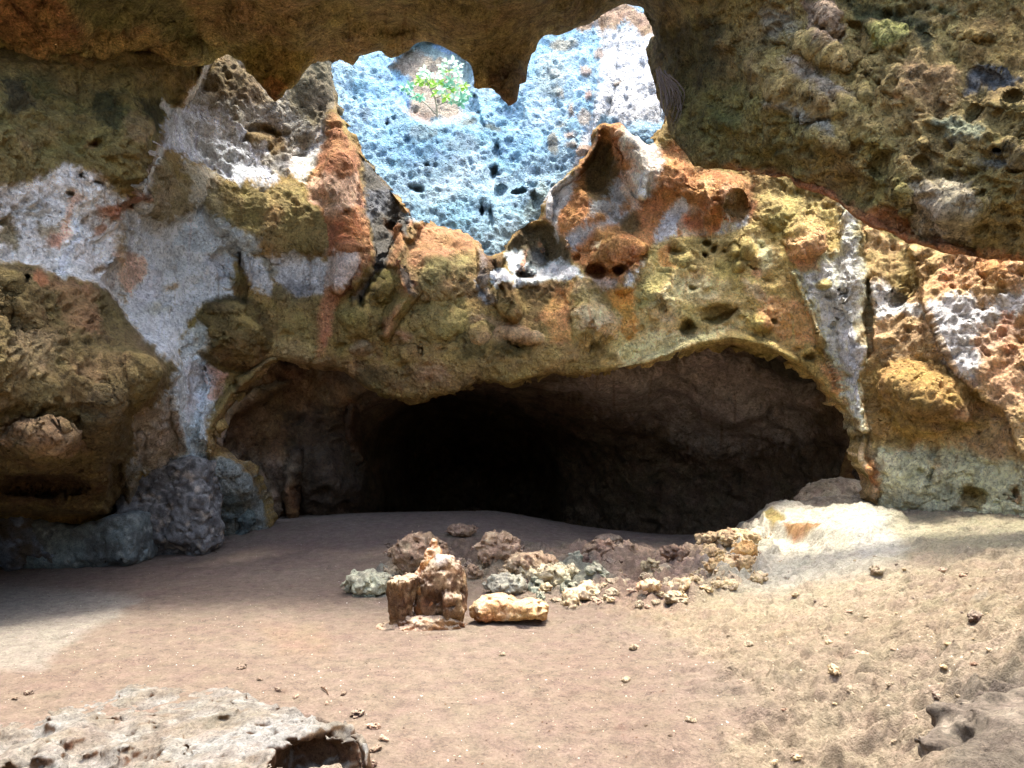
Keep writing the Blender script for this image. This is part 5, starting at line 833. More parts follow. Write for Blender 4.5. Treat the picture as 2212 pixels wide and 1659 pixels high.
M_rock = rock_mat('free_rock', 2.4, .55, .014, .5, .28, .9)
M_slick = rock_mat('flowstone', 2.6, .8, .016, .5, .3, .9, sheen=.15)
M_plain = rock_mat('sandy_ledge', 2.2, .5, .012, .45, .25, .95)

# stalagmite cluster in the middle of the floor
S0 = gat(925, 1352); S0[2] -= .01; u = S0[1]/F
st = empty('stalagmite_cluster', S0, 'brown stalagmite cluster with pale tops standing on the sand', 'stalagmite')
BR = ((118, 90, 62), (84, 62, 44), (140, 114, 86)); TP = ((176, 158, 136), .75)  # sides darkened, tops lightened: light from above put into the colours
def flute(x, y, cx, cy, k, a, z): t = np.arctan2(y-cy, x-cx); return a*np.sin(t*k+2.2*np.sin(z*9))+a*.6*np.sin(t*k*2.3+z*14)
def f_base(x, y, z):
    f = ell(x, y, z, (-.02, .02, 0), (.40, .26, .10)); f = smin(f, ell(x, y, z, (-.24, -.10, -.02), (.19, .14, .06)), .05)
    f = smin(f, ell(x, y, z, (.06, -.10, .06), (.26, .10, .08)), .05)
    return f
rock_from('base', f_base, (-.5, -.32, -.08), (.46, .36, .2), .008, 201, ((6, .03), (18, .014)), .05, ((142, 104, 72), (112, 72, 46), (176, 150, 122)), TP, S0, M_slick, st)
def f_stump(x, y, z):
    t = np.clip(z/.5, 0, 1); r = .095+.05*t**.8
    f = np.sqrt((x+.235+.01*np.sin(z*9))**2+(y+.02)**2)-r+flute(x, y, -.235, -.02, 9, .010, z)
    f = smax(f, z-.46-.12*(x+.235)-.10*y, .035)
    return smin(f, ell(x, y, z, (-.215, .0, .05), (.13, .13, .10)), .06)*.8
rock_from('stump', f_stump, (-.45, -.26, -.05), (-.02, .26, .6), .007, 202, ((7, .03), (24, .008), (40, .008)), .04, BR, TP, S0, M_slick, st, stretch=(1, 1, .45))
def f_dome(x, y, z):
    f = ell(x, y, z, (.135, .06, .42), (.205, .19, .235)); f = smin(f, ell(x, y, z, (.02, .04, .36), (.12, .13, .15)), .06)
    f = smin(f, ell(x, y, z, (.215, .04, .28), (.14, .14, .20)), .05); f = smin(f, ell(x, y, z, (.20, -.09, .265), (.10, .09, .075)), .025)
    f = smin(f, ell(x, y, z, (.225, -.03, .16), (.125, .13, .10)), .03); f = smin(f, ell(x, y, z, (.205, .0, .06), (.125, .14, .085)), .03); f = smin(f, ell(x, y, z, (.05, .05, .2), (.17, .14, .16)), .06)
    f = smax(f, -ell(x, y, z, (.04, -.14, .22), (.08, .09, .12)), .04)
    return f+flute(x, y, .15, .05, 11, .006, z)*smooth(.5, .3, z)
def x_dome(V, C):
    m = smooth(.09, .03, np.sqrt((V[:, 0]-.12)**2+(V[:, 1]-.0)**2*.6+(V[:, 2]-.6)**2*.6))[:, None]*.45
    return C*(1-m)+lin((206, 204, 200))*m
rock_from('dome', f_dome, (-.16, -.26, -.05), (.42, .32, .72), .008, 203, ((5, .035), (20, .009), (40, .008)), .05, BR, TP, S0, M_slick, st, extra=x_dome, stretch=(1, 1, .5))
def f_spire(x, y, z):
    f = cone(x, y, z, (.0, .10, .40), (.035, .12, .745), .13, .038); f = smin(f, ell(x, y, z, (.06, .10, .62), (.06, .06, .07)), .03)
    f = smin(f, ell(x, y, z, (.0, .06, .56), (.07, .06, .08)), .03); return smin(f, cone(x, y, z, (.0, .1, .0), (.0, .1, .42), .15, .13), .05)
rock_from('spire', f_spire, (-.22, -.12, -.02), (.2, .32, .82), .008, 204, ((8, .04), (22, .010), (40, .008)), .05, ((186, 140, 92), (146, 98, 58), (206, 178, 146)), TP, S0, M_slick, st)

# fallen block
B0 = gat(1098, 1345); B0[2] -= .005
def f_block(x, y, z):
    f = box(x, y, z, (.06, .06, .14), (.31, .20, .105), .06)+.10*np.maximum(x-.15, 0)*0
    f = smax(f, (z-.235+.16*np.maximum(x, -.1)), .05); f = smin(f, ell(x, y, z, (-.25, -.05, .115), (.12, .15, .125)), .04)
    f = smax(f, -ell(x, y, z, (.14, -.15, -.02), (.34, .16, .055)), .02)
    return smax(f, -ell(x, y, z, (-.36, -.2, .1), (.07, .08, .2)), .03)
rock_from('fallen_block', f_block, (-.46, -.28, -.04), (.46, .34, .34), .008, 211, ((4, .045), (15, .016)), .07, ((176, 138, 92), (150, 104, 62), (206, 186, 152)), ((196, 176, 144), .6), B0, M_slick, None,
          'long tan fallen stone block lying on the sand right of the stalagmite cluster', 'rock')

# dark boulders at the foot of the left wall
def boulder(name, px, py, d, wpx, hpx, seed, cols, label, shape=None, top=None, noise=((2.2, .12), (8, .03)), pit=.12, step=.02, depth=.8, rot=0, cat='boulder', sink=.05):
    u = d/F; c = at(px, py, d); w_, h_ = wpx*u/2*1.18, hpx*u*1.2
    def fn(x, y, z):
        f = ell(x, y, z, (0, 0, h_*.45), (w_, depth*w_, h_*.55))
        if shape: f = shape(x, y, z, f, w_, h_)
        return f
    return rock_from(name, fn, (-w_*1.35-.1, -depth*w_*1.35-.1, -sink-.1), (w_*1.35+.1, depth*w_*1.35+.1, h_*1.25+.1), step, seed, noise, pit, cols, top, c, M_rock, None, label, cat)
def sh_a(x, y, z, f, w_, h_):
    f = box(x, y, z, (0, 0, h_*.42), (w_*.85, w_*.6, h_*.5), .22)
    f = smin(f, ell(x, y, z, (w_*.55, -.1, h_*.28), (w_*.5, .4, h_*.26)), .12); f = smin(f, cone(x, y, z, (-w_*.8, .1, 0), (-w_*.7, .2, h_*1.1), .22, .16), .12)
    return smax(f, -ell(x, y, z, (.15, -.75, -.02), (w_*1.1, .5, .20)), .06)
boulder('boulder', 372, 1192, 10.6, 190, 190, 221, ((118, 118, 116), (80, 78, 76), (156, 146, 132)), 'big dark grey craggy boulder under the pale flowstone column', sh_a, ((150, 148, 142), .5), ((2.4, .12), (8, .045)), .10, .02)
def sh_b(x, y, z, f, w_, h_):
    f = box(x, y, z, (0, .1, h_*.36), (w_, .5, h_*.42), .2); f = smin(f, ell(x, y, z, (-w_*.75, -.05, h_*.62), (w_*.32, .4, h_*.45)), .15)
    f = smax(f, (z-h_*.55)-.55*np.abs(x)*.6, .12)
    return smax(f, -ell(x, y, z, (.4, -.55, -.05), (w_*.6, .3, .14)), .05)
boulder('boulder', 190, 1216, 10.0, 220, 125, 222, ((106, 116, 114), (84, 88, 86), (134, 140, 134)), 'long low blue-grey boulder lying left of the big craggy boulder', sh_b, ((120, 128, 126), .4), ((2.0, .07), (8, .02)), .08, .02)
def sh_c(x, y, z, f, w_, h_): return smin(f, cone(x, y, z, (-.1, .1, h_*.5), (.75, -.05, .02), .2, .10), .12)
boulder('boulder', 36, 1225, 9.7, 90, 130, 223, ((98, 108, 120), (80, 74, 66), (116, 130, 148)), 'bluish wet-looking boulder leaning at the left edge over a black hollow', sh_c, ((112, 128, 148), .4), ((2.5, .06), (9, .02)), .06, .02)
def sh_d(x, y, z, f, w_, h_): return smax(f, -ell(x, y, z, (-.12, -.3, .0), (.16, .3, .3)), .04)
boulder('boulder', 520, 1150, 11.6, 60, 70, 224, ((104, 116, 112), (76, 84, 82)), 'small grey-green boulder with a dark hollow at the left foot of the arch', sh_d, None, ((4, .05), (10, .03)), .1, .016)

# rubble on the floor behind the stalagmites
RUB = [(905, 1238, 120, 78, .55, ((132, 106, 88), (92, 72, 58), (160, 140, 116)), 'craggy brown rubble rock behind the stalagmite spire', .17),
       (1078, 1222, 100, 66, .5, ((138, 112, 92), (84, 64, 52), (164, 142, 118)), 'hollowed brown rubble rock right of the stalagmite spire', .17),
       (795, 1284, 110, 46, .8, ((150, 162, 142), (118, 128, 114), (176, 182, 160)), 'flat pale green pitted rock left of the stalagmite stump', .12),
       (1092, 1286, 84, 42, .8, ((112, 120, 116), (94, 100, 98), (130, 134, 124)), 'smooth blue-grey stone behind the fallen block', .06),
       (1022, 1252, 44, 30, .8, ((126, 102, 84), (84, 64, 52)), 'small dark pitted rock between the dome and the blue-grey stone', .1),
       (1150, 1250, 110, 52, .7, ((152, 132, 108), (118, 96, 78), (176, 158, 132)), 'knobbly grey-tan rock right of the hollowed rubble rock', .17),
       (998, 1160, 66, 26, .8, ((128, 100, 86), (96, 70, 58)), 'little pinkish rubble heap on the dark crest of the sand', .1),
       (1040, 1112, 60, 16, .8, ((104, 80, 68), (80, 60, 50)), 'low dark rubble at the very edge of the black chamber', .08),
       (1115, 1112, 22, 14, .9, ((112, 84, 66), (86, 62, 50)), 'small upright stone at the edge of the black chamber', .04),
       (1300, 1214, 74, 44, .6, ((128, 102, 86), (78, 58, 50), (160, 136, 112)), 'dark hollow-faced craggy rock amid the rubble strip', .17),
       (1350, 1206, 44, 36, .6, ((156, 134, 114), (98, 78, 66)), 'pitted upright rock beside the dark craggy rock', .14),
       (1458, 1212, 60, 34, .6, ((120, 92, 80), (72, 54, 48), (150, 124, 102)), 'dark purple-brown craggy rock in the middle of the rubble strip', .17),
       (1540, 1206, 60, 26, .7, ((190, 166, 124), (150, 116, 74)), 'low tan rock below the flat shelf rock', .12),
       (1612, 1206, 54, 34, .7, ((202, 166, 104), (170, 120, 62)), 'orange-tan rock at the lower edge of the bright ledge', .1),
       (1575, 1182, 130, 34, .5, ((150, 128, 96), (116, 94, 68), (176, 156, 120)), 'long flat overhanging rock slab left of the bright ledge', .1),
       (1315, 1172, 54, 16, .7, ((134, 112, 98), (110, 90, 78)), 'low rounded stone half sunk in the shaded sand', .03),
       (1470, 1144, 26, 20, .8, ((140, 118, 100), (116, 94, 80)), 'rounded stone alone on the dark chamber floor', .03),
       (1185, 1262, 120, 40, .7, ((170, 166, 140), (138, 130, 108), (194, 190, 164)), 'greenish knobbly rock behind the end of the fallen block', .15),
       (1262, 1296, 90, 34, .7, ((176, 160, 134), (132, 110, 86), (198, 186, 160)), 'pale pitted rock at the lower edge of the rubble strip', .14),
       (1405, 1280, 60, 32, .7, ((186, 158, 128), (150, 118, 88)), 'pinkish-tan angular rock in the lower rubble strip', .1),
       (1402, 1246, 44, 40, .6, ((128, 122, 96), (84, 76, 60)), 'olive rock with two black holes in the rubble strip', .15),
       (1590, 1246, 120, 46, .6, ((206, 184, 140), (160, 126, 80), (224, 206, 166)), 'cream rock riddled with holes below the bright ledge', .18)]
for i, (px, py, wp, hp_, dep, cols, lab, pit) in enumerate(RUB):
    g = gat(px, py-2); d = g[1]; cols = tuple(tuple(min(235, int(1.12*(.62*v+.38*w_))) for v, w_ in zip(c_, (182, 162, 128))) for c_ in cols)
    rock = boulder('rubble_rock', px, py, d, wp, hp_, 240+i*3, cols, lab, None, None, ((5.5, .07), (14, .04)) if pit > .05 else ((4, .03), (12, .01)), pit*1.6, .010 if wp < 70 else .013, dep, 0, 'rock', .10)
    rock['group'] = 'rubble rocks between the stalagmites and the bright ledge'

RB = []
for i, c_ in enumerate([((128, 104, 86), (92, 72, 58), (156, 136, 114)), ((158, 142, 116), (122, 104, 82), (182, 168, 142)), ((150, 156, 134), (116, 120, 102), (174, 176, 154)), ((168, 136, 112), (128, 98, 80), (188, 162, 136)), ((186, 166, 128), (150, 122, 82), (204, 188, 154)), ((110, 88, 76), (76, 58, 50), (140, 118, 102))]):
    def fn(x, y, z, i=i): return smin(ell(x, y, z, (0, 0, 0), (.20, .16, .13+.02*(i % 3))), ell(x, y, z, (.09*(-1)**i, .05, -.02), (.14, .13, .11)), .03)
    o = rock_from('rubble_stone', fn, (-.34, -.3, -.24), (.34, .3, .26), .016, 600+i*5, ((4.5, .09), (12, .05)), .35, c_, ((190, 176, 152), .35), (0, 0, 0), M_rock); RB.append(o.data); bpy.data.objects.remove(o)
rng = np.random.default_rng(33)
def spot(kind):
    if kind == 0: return rng.uniform(830, 1130), rng.uniform(1172, 1262)
    if kind == 1: return rng.uniform(1100, 1640), 0
    return rng.uniform(750, 860), rng.uniform(1245, 1288)
n = 0
while n < 240:
    k = [0, 1, 1, 1, 2][rng.integers(0, 5)]; px, py = spot(k)
    if k == 1: t = (px-1100)/540; py = 1205-25*t+rng.random()**.8*(80+38*math.sin(t*3.1))
    if k == 2 and rng.random() < .5: continue
    g = gat(px, py); s_ = .26+.55*rng.random()**2.2; c_ = 2 if (k == 2 or (k == 1 and px < 1290 and rng.random() < .5)) else (rng.choice([0, 0, 5, 3]) if py < 1225 and px < 1500 else rng.choice([1, 3, 4, 1] if px < 1450 else [4, 4, 1]))
    o = bpy.data.objects.new('rubble_stone', RB[c_]); COL.objects.link(o); o.location = g+np.array([0, 0, .02*s_]); o.scale = (s_*rng.uniform(.8, 1.3), s_, s_*rng.uniform(.6, 1.1)); o.rotation_euler = (rng.normal(0, .3), rng.normal(0, .3), rng.uniform(0, 6.28))
    tag(o, 'small broken pitted stone in the low rubble strip behind the stalagmite cluster', 'stone', 'small broken stones of the rubble strip'); n += 1
for i in range(16):
    px, py = [(742, 1500), (770, 1545), (806, 1572), (560, 1470), (600, 1492), (640, 1508), (812, 1620), (800, 1655), (706, 1522), (30, 1512), (60, 1500), (830, 1600), (520, 1446), (690, 1650), (660, 1655), (730, 1648)][i]
    g = gat(px, py); s_ = rng.uniform(.08, .2)*(2.0 if 700 < px < 815 and py > 1535 else 1)
    o = bpy.data.objects.new('rubble_stone', RB[[0, 5, 3][i % 3]]); COL.objects.link(o); o.location = g+np.array([0, 0, .01]); o.scale = (s_, s_, s_*.8); o.rotation_euler = (rng.normal(0, .3), rng.normal(0, .3), rng.uniform(0, 6.28))
    tag(o, 'small broken brown stone beside the edge of the foreground ledge', 'stone', 'broken stones along the foreground ledge')

# thin stone on the bright ledge, stalagmite and mound beyond the right foot of the arch
g = gat(1668, 1112)
def f_slab(x, y, z): return smax(ell(x, y, z, (0, 0, .06), (.15, .12, .045)), -ell(x, y, z, (.05, -.1, -.02), (.2, .1, .05)), .02)
sl_ = rock_from('stone_slab', f_slab, (-.25, -.22, -.06), (.25, .22, .2), .008, 311, ((6, .02), (16, .008)), .03, ((186, 140, 108), (160, 118, 92)), ((214, 196, 176), .6), g, M_rock, None, 'thin pinkish stone slab resting on top of the bright ledge', 'stone')
c = at(1835, 1052, 12.2)
def f_sm(x, y, z): return smin(cone(x, y, z, (0, 0, -.1), (.02, 0, .58), .26, .085), ell(x, y, z, (.0, 0, .0), (.36, .3, .16)), .1)
rock_from('stalagmite', f_sm, (-.5, -.45, -.25), (.5, .45, .8), .016, 315, ((3, .05), (10, .015)), .03, ((140, 108, 66), (112, 82, 50)), None, c, M_rock, None, 'single blunt brown stalagmite in the shade behind the right foot of the arch', 'stalagmite')
def sh_e(x, y, z, f, w_, h_): return smin(f, ell(x, y, z, (-w_*.5, -.1, .05), (w_*.7, .4, h_*.4)), .15)
boulder('rock_mound', 1815, 1112, 10.8, 150, 68, 317, ((168, 146, 116), (136, 116, 92)), 'smooth tan rock mound between the black chamber and the right wall foot', sh_e, None, ((3, .05), (10, .02)), .06, .016, .6, 0, 'rock', .2)

# ------------------------------------------------------------------ foreground ledge with hollows
LP = [(-320, 1530), (-60, 1512), (60, 1500), (150, 1478), (250, 1446), (330, 1434), (420, 1432), (500, 1446), (560, 1478), (612, 1500), (650, 1516), (690, 1528), (714, 1556), (742, 1540), (776, 1572), (800, 1604), (797, 1640), (776, 1690), (700, 1740), (-320, 1760)]
def lw(px, py, z=.1): d = (CH-z)*F/(py-HY); return ((px-CX)/F*d, d)
LPW = [lw(*p) for p in LP]
PITP = [lw(*p) for p in [(598, 1602), (640, 1598), (672, 1588), (702, 1574), (718, 1596), (752, 1594), (778, 1606), (786, 1640), (768, 1690), (690, 1705), (640, 1690), (612, 1640)]]
lo, hi, stp = (-3.9, 3.05, -.32), (-.62, 5.75, .36), .0125
X, Y, Z = grid3(lo, hi, stp)
x2, y2 = X[:, :, 0], Y[:, :, 0]
wx_ = fbm(x2, y2, 0*x2, 3, 4, 331)*.09; wy_ = fbm(x2, y2, 0*x2+5, 3, 4, 332)*.09
sd2 = poly_sd(x2+wx_, y2+wy_, LPW); pit2 = poly_sd(x2+wx_*.8, y2+wy_*.8, PITP)
tx = np.array(lw(690, 1580)); rise = np.maximum(smooth(1.7, .1, np.hypot(x2-tx[0], (y2-tx[1])*1.1)), .62*smooth(4.5, 3.6, y2))
H = .016+.085*rise-.05*smooth(.3, 0, sd2)*(1-rise)+fbm(x2, y2, 0*x2, 1.6, 4, 333)*.06+fbm(x2, y2, 0*x2, 7, 4, 334)*.016+fbm(x2, y2, 0*x2, 5, 4, 335, .6, ridged=True)*.014
Ht = H-(.35+H)*smooth(.03, -.05, sd2)
f = (Z-Ht[:, :, None])*.7
f = smax(f, np.broadcast_to(pit2[:, :, None], f.shape)+0.0*Z-.10*smooth(.12, .0, Z)*0, .03)
def cut(px, py, rx, ry, rz, z0, zc=.12):
    global f
    cx, cy_ = lw(px, py, zc); b = (np.abs(x2[:, 0]-cx) < rx+.1), (np.abs(y2[0]-cy_) < ry+.1)
    s_ = np.ix_(b[0], b[1]); f[s_] = smax(f[s_], -(ell(X[s_]+wx_[s_][:, :, None]*.5, Y[s_], Z[s_]+wy_[s_][:, :, None]*.4, (cx, cy_+ry*.35, z0), (rx, ry, rz))), .018)
f = f.astype(f32)
cut(660, 1604, .20, .26, .15, -.08); cut(730, 1610, .13, .22, .13, -.06); cut(620, 1640, .12, .2, .16, -.04)
cut(196, 1624, .105, .13, .062, .045); cut(284, 1622, .10, .12, .065, .05); cut(24, 1566, .12, .16, .07, .03); cut(168, 1584, .05, .08, .05, .06); cut(40, 1632, .13, .08, .05, .03); cut(436, 1544, .07, .09, .04, .09); cut(394, 1534, .05, .04, .025, .1); cut(392, 1572, .05, .05, .03, .09); cut(640, 1522, .10, .06, .09, .1); cut(672, 1534, .06, .05, .08, .12); cut(735, 1568, .06, .06, .07, .1); cut(548, 1632, .06, .05, .05, .14); cut(118, 1622, .03, .03, .03, .06)
m = np.abs(f) < .1
x, y, z = X[m], Y[m], Z[m]
f[m] += fbm(x, y, z, 5, 3, 341)*.03+fbm(x, y, z*.6, 16, 3, 342, .6, ridged=True)*.016+np.maximum(fbm(x, y, z, 12, 2, 343)-.1, 0)*.07
f[[0, -1]] = np.maximum(f[[0, -1]], .01); f[:, [0, -1]] = np.maximum(f[:, [0, -1]], .01); f[:, :, [0, -1]] = np.maximum(f[:, :, [0, -1]], .01)
V, Q = surface_nets(f, lo, stp)
e1 = V[Q[:, 1]]-V[Q[:, 0]]; e2 = V[Q[:, 3]]-V[Q[:, 0]]; fn_ = np.cross(e1, e2); fn_ /= np.linalg.norm(fn_, axis=1, keepdims=True)+1e-12
vn = np.zeros_like(V)
for k in range(4): np.add.at(vn, Q[:, k], fn_)
vn /= np.linalg.norm(vn, axis=1, keepdims=True)+1e-12
n1 = fbm(V[:, 0], V[:, 1], V[:, 2], 2.0, 4, 351); n2 = fbm(V[:, 0], V[:, 1], V[:, 2], 9, 4, 352)
C = lin((150, 136, 118))+np.zeros_like(V)
t = smooth(-.2, .4, n1)[:, None]; C = C*(1-t)+lin((168, 162, 152))*t
t = smooth(.1, .5, n2)[:, None]*.7; C = C*(1-t)+lin((184, 178, 166))*t
t = smooth(.15, .6, -n2)[:, None]*.6; C = C*(1-t)+lin((128, 106, 84))*t
t = smooth(.55, .2, vn[:, 2]+.2*n2)[:, None]*.85; C = C*(1-t)+lin((128, 88, 52))*t          # steep sides painted darker brown, with the shade of the hollows
tag(mesh_np('rock_ledge', V, Q, M_plain, C*np.array([.43, .45, .47])), 'grey limestone ledge in the left foreground with brown undercut hollows', 'rock ledge')
g = np.array([*lw(706, 1668, -.05), -.16])
def f_lr(x, y, z): return smax(ell(x, y, z, (0, 0, .07), (.16, .14, .085)), z-.13+.2*x, .03)
rock_from('rock', f_lr, (-.28, -.26, -.05), (.28, .26, .24), .008, 361, ((6, .04), (16, .014)), .08, ((118, 106, 90), (92, 72, 52)), ((132, 124, 112), .5), g, M_rock, None, 'jagged pale rock lying in the hollow of the foreground ledge', 'rock')
g = gat(2175, 1640)
def f_fr(x, y, z): return smin(ell(x, y, z, (0.1, 0, .0), (.45, .5, .26)), ell(x, y, z, (-.05, .45, .0), (.35, .4, .2)), .12)
rock_from('rock', f_fr, (-.6, -.75, -.3), (.8, 1.1, .5), .014, 363, ((4, .09), (13, .035)), .12, ((104, 94, 82), (80, 72, 62), (122, 112, 98)), None, g+np.array([.50, .05, -.24]), M_rock, None, 'dark craggy rock in the bottom right corner of the foreground', 'rock')

# ------------------------------------------------------------------ loose stones, chips, twigs
def pebble_mesh(name, seed, col, sub=3):
    import bmesh
    bm = bmesh.new(); bmesh.ops.create_icosphere(bm, subdivisions=sub, radius=1.0)
    me = bpy.data.meshes.new(name); bm.to_mesh(me); bm.free()
    n = len(me.vertices); co_ = np.zeros(n*3, f32); me.vertices.foreach_get('co', co_); v = co_.reshape(-1, 3)
    r = np.random.default_rng(seed)
    for _ in range(7):       # broken facets
        d = r.normal(size=3); d /= np.linalg.norm(d); k = r.uniform(.55, .85); p = v@d
        v -= np.where(p > k, (p-k)*.85, 0)[:, None]*d
    v *= (1+.34*fbm(v[:, 0]+seed, v[:, 1], v[:, 2], 1.3, 3, seed)+.12*fbm(v[:, 0]+seed, v[:, 1], v[:, 2], 4, 2, seed+1))[:, None]*np.array([1, .8, .62])
    me.vertices.foreach_set('co', np.ascontiguousarray(v, f32).ravel()); me.update()
    c = lin(col)*(1+.3*fbm(v[:, 0], v[:, 1], v[:, 2], 1.5, 3, seed+4))[:, None]
    ca = me.color_attributes.new('albedo', 'FLOAT_COLOR', 'POINT'); ca.data.foreach_set('color', np.c_[np.clip(c, 0, 1), np.ones(n)].astype(f32).ravel())
    me.polygons.foreach_set('use_smooth', np.ones(len(me.polygons), bool)); me.materials.append(M_stone)
    return me
PEB = [pebble_mesh('stone', 400+i, c_) for i, c_ in enumerate([(142, 122, 92), (128, 106, 80), (150, 134, 106), (138, 122, 100), (112, 96, 80), (160, 146, 122)])]
rng = np.random.default_rng(12)
def stone(me, px, py, r, label, group=None, sink=.35):
    g = gat(px, py); o = bpy.data.objects.new('stone', me); COL.objects.link(o)
    o.location = (g[0], g[1], g[2]+r*.62*(1-2*sink)); o.scale = (r, r, r); o.rotation_euler = (rng.normal(0, .25), rng.normal(0, .25), rng.uniform(0, 6.28))
    if r > .025: o.data = RB[(3, 4, 1, 1, 5, 1)[PEB.index(me)]]; o.scale = (r*5.2,)*3; o.location.z = g[2]+r*.15
    return tag(o, label, 'stone', group)
for px, py, r, k, lab in [(1086, 1416, .032, 5, 'small white stone on the sand in front of the fallen block'), (1370, 1402, .05, 3, 'knobbly grey stone half buried in the sand right of centre'), (1352, 1472, .045, 3, 'grey stone half buried below the knobbly one'), (1490, 1558, .035, 3, 'grey stone beside the lower right rock patch'),
                          (1395, 1568, .014, 4, 'tiny dark pebble alone on the lower sand'), (1448, 1590, .016, 4, 'dark pebble low on the sand near the rock patch'), (1800, 1452, .055, 1, 'brown stone in a cluster below the right slope'), (1860, 1420, .06, 0, 'orange-brown angular stone in the middle of the right slope'), (1705, 1394, .03, 1, 'small dark brown stone at the foot of the right slope'),
                          (1790, 1390, .035, 1, 'brown stone with a dark shadow above the stone cluster'), (2038, 1238, .05, 0, 'orange stone under a nick in the right-hand slope'), (2080, 1246, .035, 0, 'small orange stone beside the orange nick stone'), (2110, 1335, .06, 4, 'dark flat stone in a crack of the right slope'), (1895, 1236, .085, 2, 'knobbly pale stone below the bright ledge'),
                          (1720, 1286, .04, 1, 'brown stone with a black hole beside it at the slope foot'), (1618, 1396, .05, 5, 'pale stone at the foot of the right slope'), (1400, 1312, .04, 0, 'orange-tan cube-like stone at the edge of the rubble'), (1520, 1300, .04, 3, 'grey-tan stone below the rubble strip')]:
    stone(PEB[k], px, py, r, lab)
n = 0
while n < 150:
    px, py = rng.uniform(1150, 2200), rng.uniform(1190, 1650)
    if poly_sd(np.array([[px]], f32), np.array([[py]], f32), ROCKY)[0, 0] < 3: continue
    g = gat(px, py); s_ = .05+.13*rng.random()**2.4
    o = bpy.data.objects.new('rock_fragment', RB[rng.choice([1, 4, 3, 1, 4, 5])]); COL.objects.link(o); o.location = g+np.array([0, 0, .01*s_]); o.scale = (s_*1.2, s_, s_*.75); o.rotation_euler = (rng.normal(0, .3), rng.normal(0, .3), rng.uniform(0, 6.28))
    tag(o, 'small loose stone scattered on the rough right-hand rock slope', 'stone', 'loose stones scattered on the right rock slope'); n += 1
# shell and stone chips strewn over the sand: far too many to count
tri = []; cc = []
cv = []
for _ in range(7000):
    py = 1659-(1659-1130)*rng.random()**.75; px = rng.uniform(-60, 2250)
    d = CH*F/(py-HY); x_ = (px-CX)/F*d; s_ = .002+.008*rng.random()**4
    if poly_sd(np.array([[x_]], f32), np.array([[d]], f32), LPW)[0, 0] > 0 and rng.random() < .8: continue
    z_ = gh(x_, d); a = rng.uniform(0, 6.28); b = len(cv)
    for k in range(4):
        cv.append((x_+s_*math.cos(a+k*1.57)*(1 if k % 2 else .6), d+s_*math.sin(a+k*1.57)*(1 if k % 2 else .6), z_+s_*(.15+.5*rng.random())))
    cv.append((x_, d, z_+s_*.95))
    for k in range(4): tri.append((b+k, b+(k+1) % 4, b+4))
    c_ = lin([(214, 206, 190), (190, 168, 140), (96, 72, 54), (70, 52, 42)][rng.choice(4, p=[.24, .30, .26, .20])])
    cc += [c_]*5
tag(mesh_np('gravel', np.array(cv), np.array(tri), M_stone, np.array(cc)), 'tiny white and brown chips strewn over the sand', 'gravel', kind='stuff')
M_twig = rock_mat('twig_bark', 20, .4, .003, .2, .3, flat=(84, 62, 46))
def lay(pts, r, up=.01): return [(gat(px, py)+np.array([0, 0, up+.006*math.sin(i*1.7)]), r*(1-.5*i/len(pts))) for i, (px, py) in enumerate(pts)]
V, Q = tube_mesh([lay([(694, 1488), (700, 1492), (706, 1496), (709, 1502)], .006), lay([(700, 1492), (702, 1488)], .003)])
tag(mesh_np('twig', V, Q, M_twig), 'short dark twig lying on the sand beyond the foreground ledge', 'twig')
V, Q = tube_mesh([lay([(430, 1190), (445, 1193), (460, 1190), (470, 1184)], .012, .02), lay([(452, 1192), (462, 1194), (468, 1196)], .006, .02), lay([(456, 1191), (458, 1183)], .006, .04)])
tag(mesh_np('twig', V, Q, M_twig), 'forked dark twig on the sand beside the big craggy boulder', 'twig')

# ------------------------------------------------------------------ roots and the sapling
M_root = rock_mat('root_bark', 12, .4, .004, .2, .3, flat=(186, 180, 172)); M_root2 = rock_mat('old_root_bark', 12, .4, .004, .2, .3, flat=(128, 116, 110))
def strand(pts, d, r, jit, k):
    r_ = np.random.default_rng(k); out = []
    for i, (px, py) in enumerate(pts):
        t = i/(len(pts)-1); p = at(px+r_.normal(0, jit), py+r_.normal(0, jit), d+r_.normal(0, .02)); out.append((p, r*(1-.6*t)))
    return out
paths = []
for i in range(46):
    a = rng.uniform(0, 1); x0 = 1418+26*a; y0 = 142+14*a+rng.uniform(0, 20); L_ = rng.uniform(60, 120)*(1-.2*a); bow = 10+34*a*rng.uniform(.5, 1)
    paths.append(strand([(x0, y0), (x0+bow*.5, y0+L_*.25), (x0+bow*.9, y0+L_*.5), (x0+bow, y0+L_*.75), (x0+bow*.72, y0+L_)], 10.05+rng.uniform(-.08, .08), .006, 1.6, i))
V, Q = tube_mesh(paths, 5)
tag(mesh_np('hanging_roots', V, Q, M_root2), 'curtain of thin grey roots hanging from the ceiling lip right of the skylight', 'roots')
paths = []
for i in range(9):
    o_ = rng.normal(0, 3)
    paths.append(strand(T('a', [(785+o_*3, 720), (795+o_*3, 800), (805+o_*2, 870), (850+o_*2, 930), (910, 965+o_*2), (970, 985+o_*3), (1010, 1000+o_*3)]), 8.72, .011, .9, 60+i))
for i in range(5):
    paths.append(strand(T('a', [(935, 905), (975, 912), (1010, 925), (1045, 945)]), 8.8, .008, .8, 80+i))
V, Q = tube_mesh(paths, 5)
tag(mesh_np('hanging_roots', V, Q, M_root), 'pale tangled roots curving down the olive upper left wall', 'roots')
DS = 14.35
sap = empty('sapling', at(944, 250, DS+.3), 'bright green leafy sapling growing in the round niche of the pale cliff', 'tree')
off = np.array(sap.location)
def N_(pts): return T('n', pts)
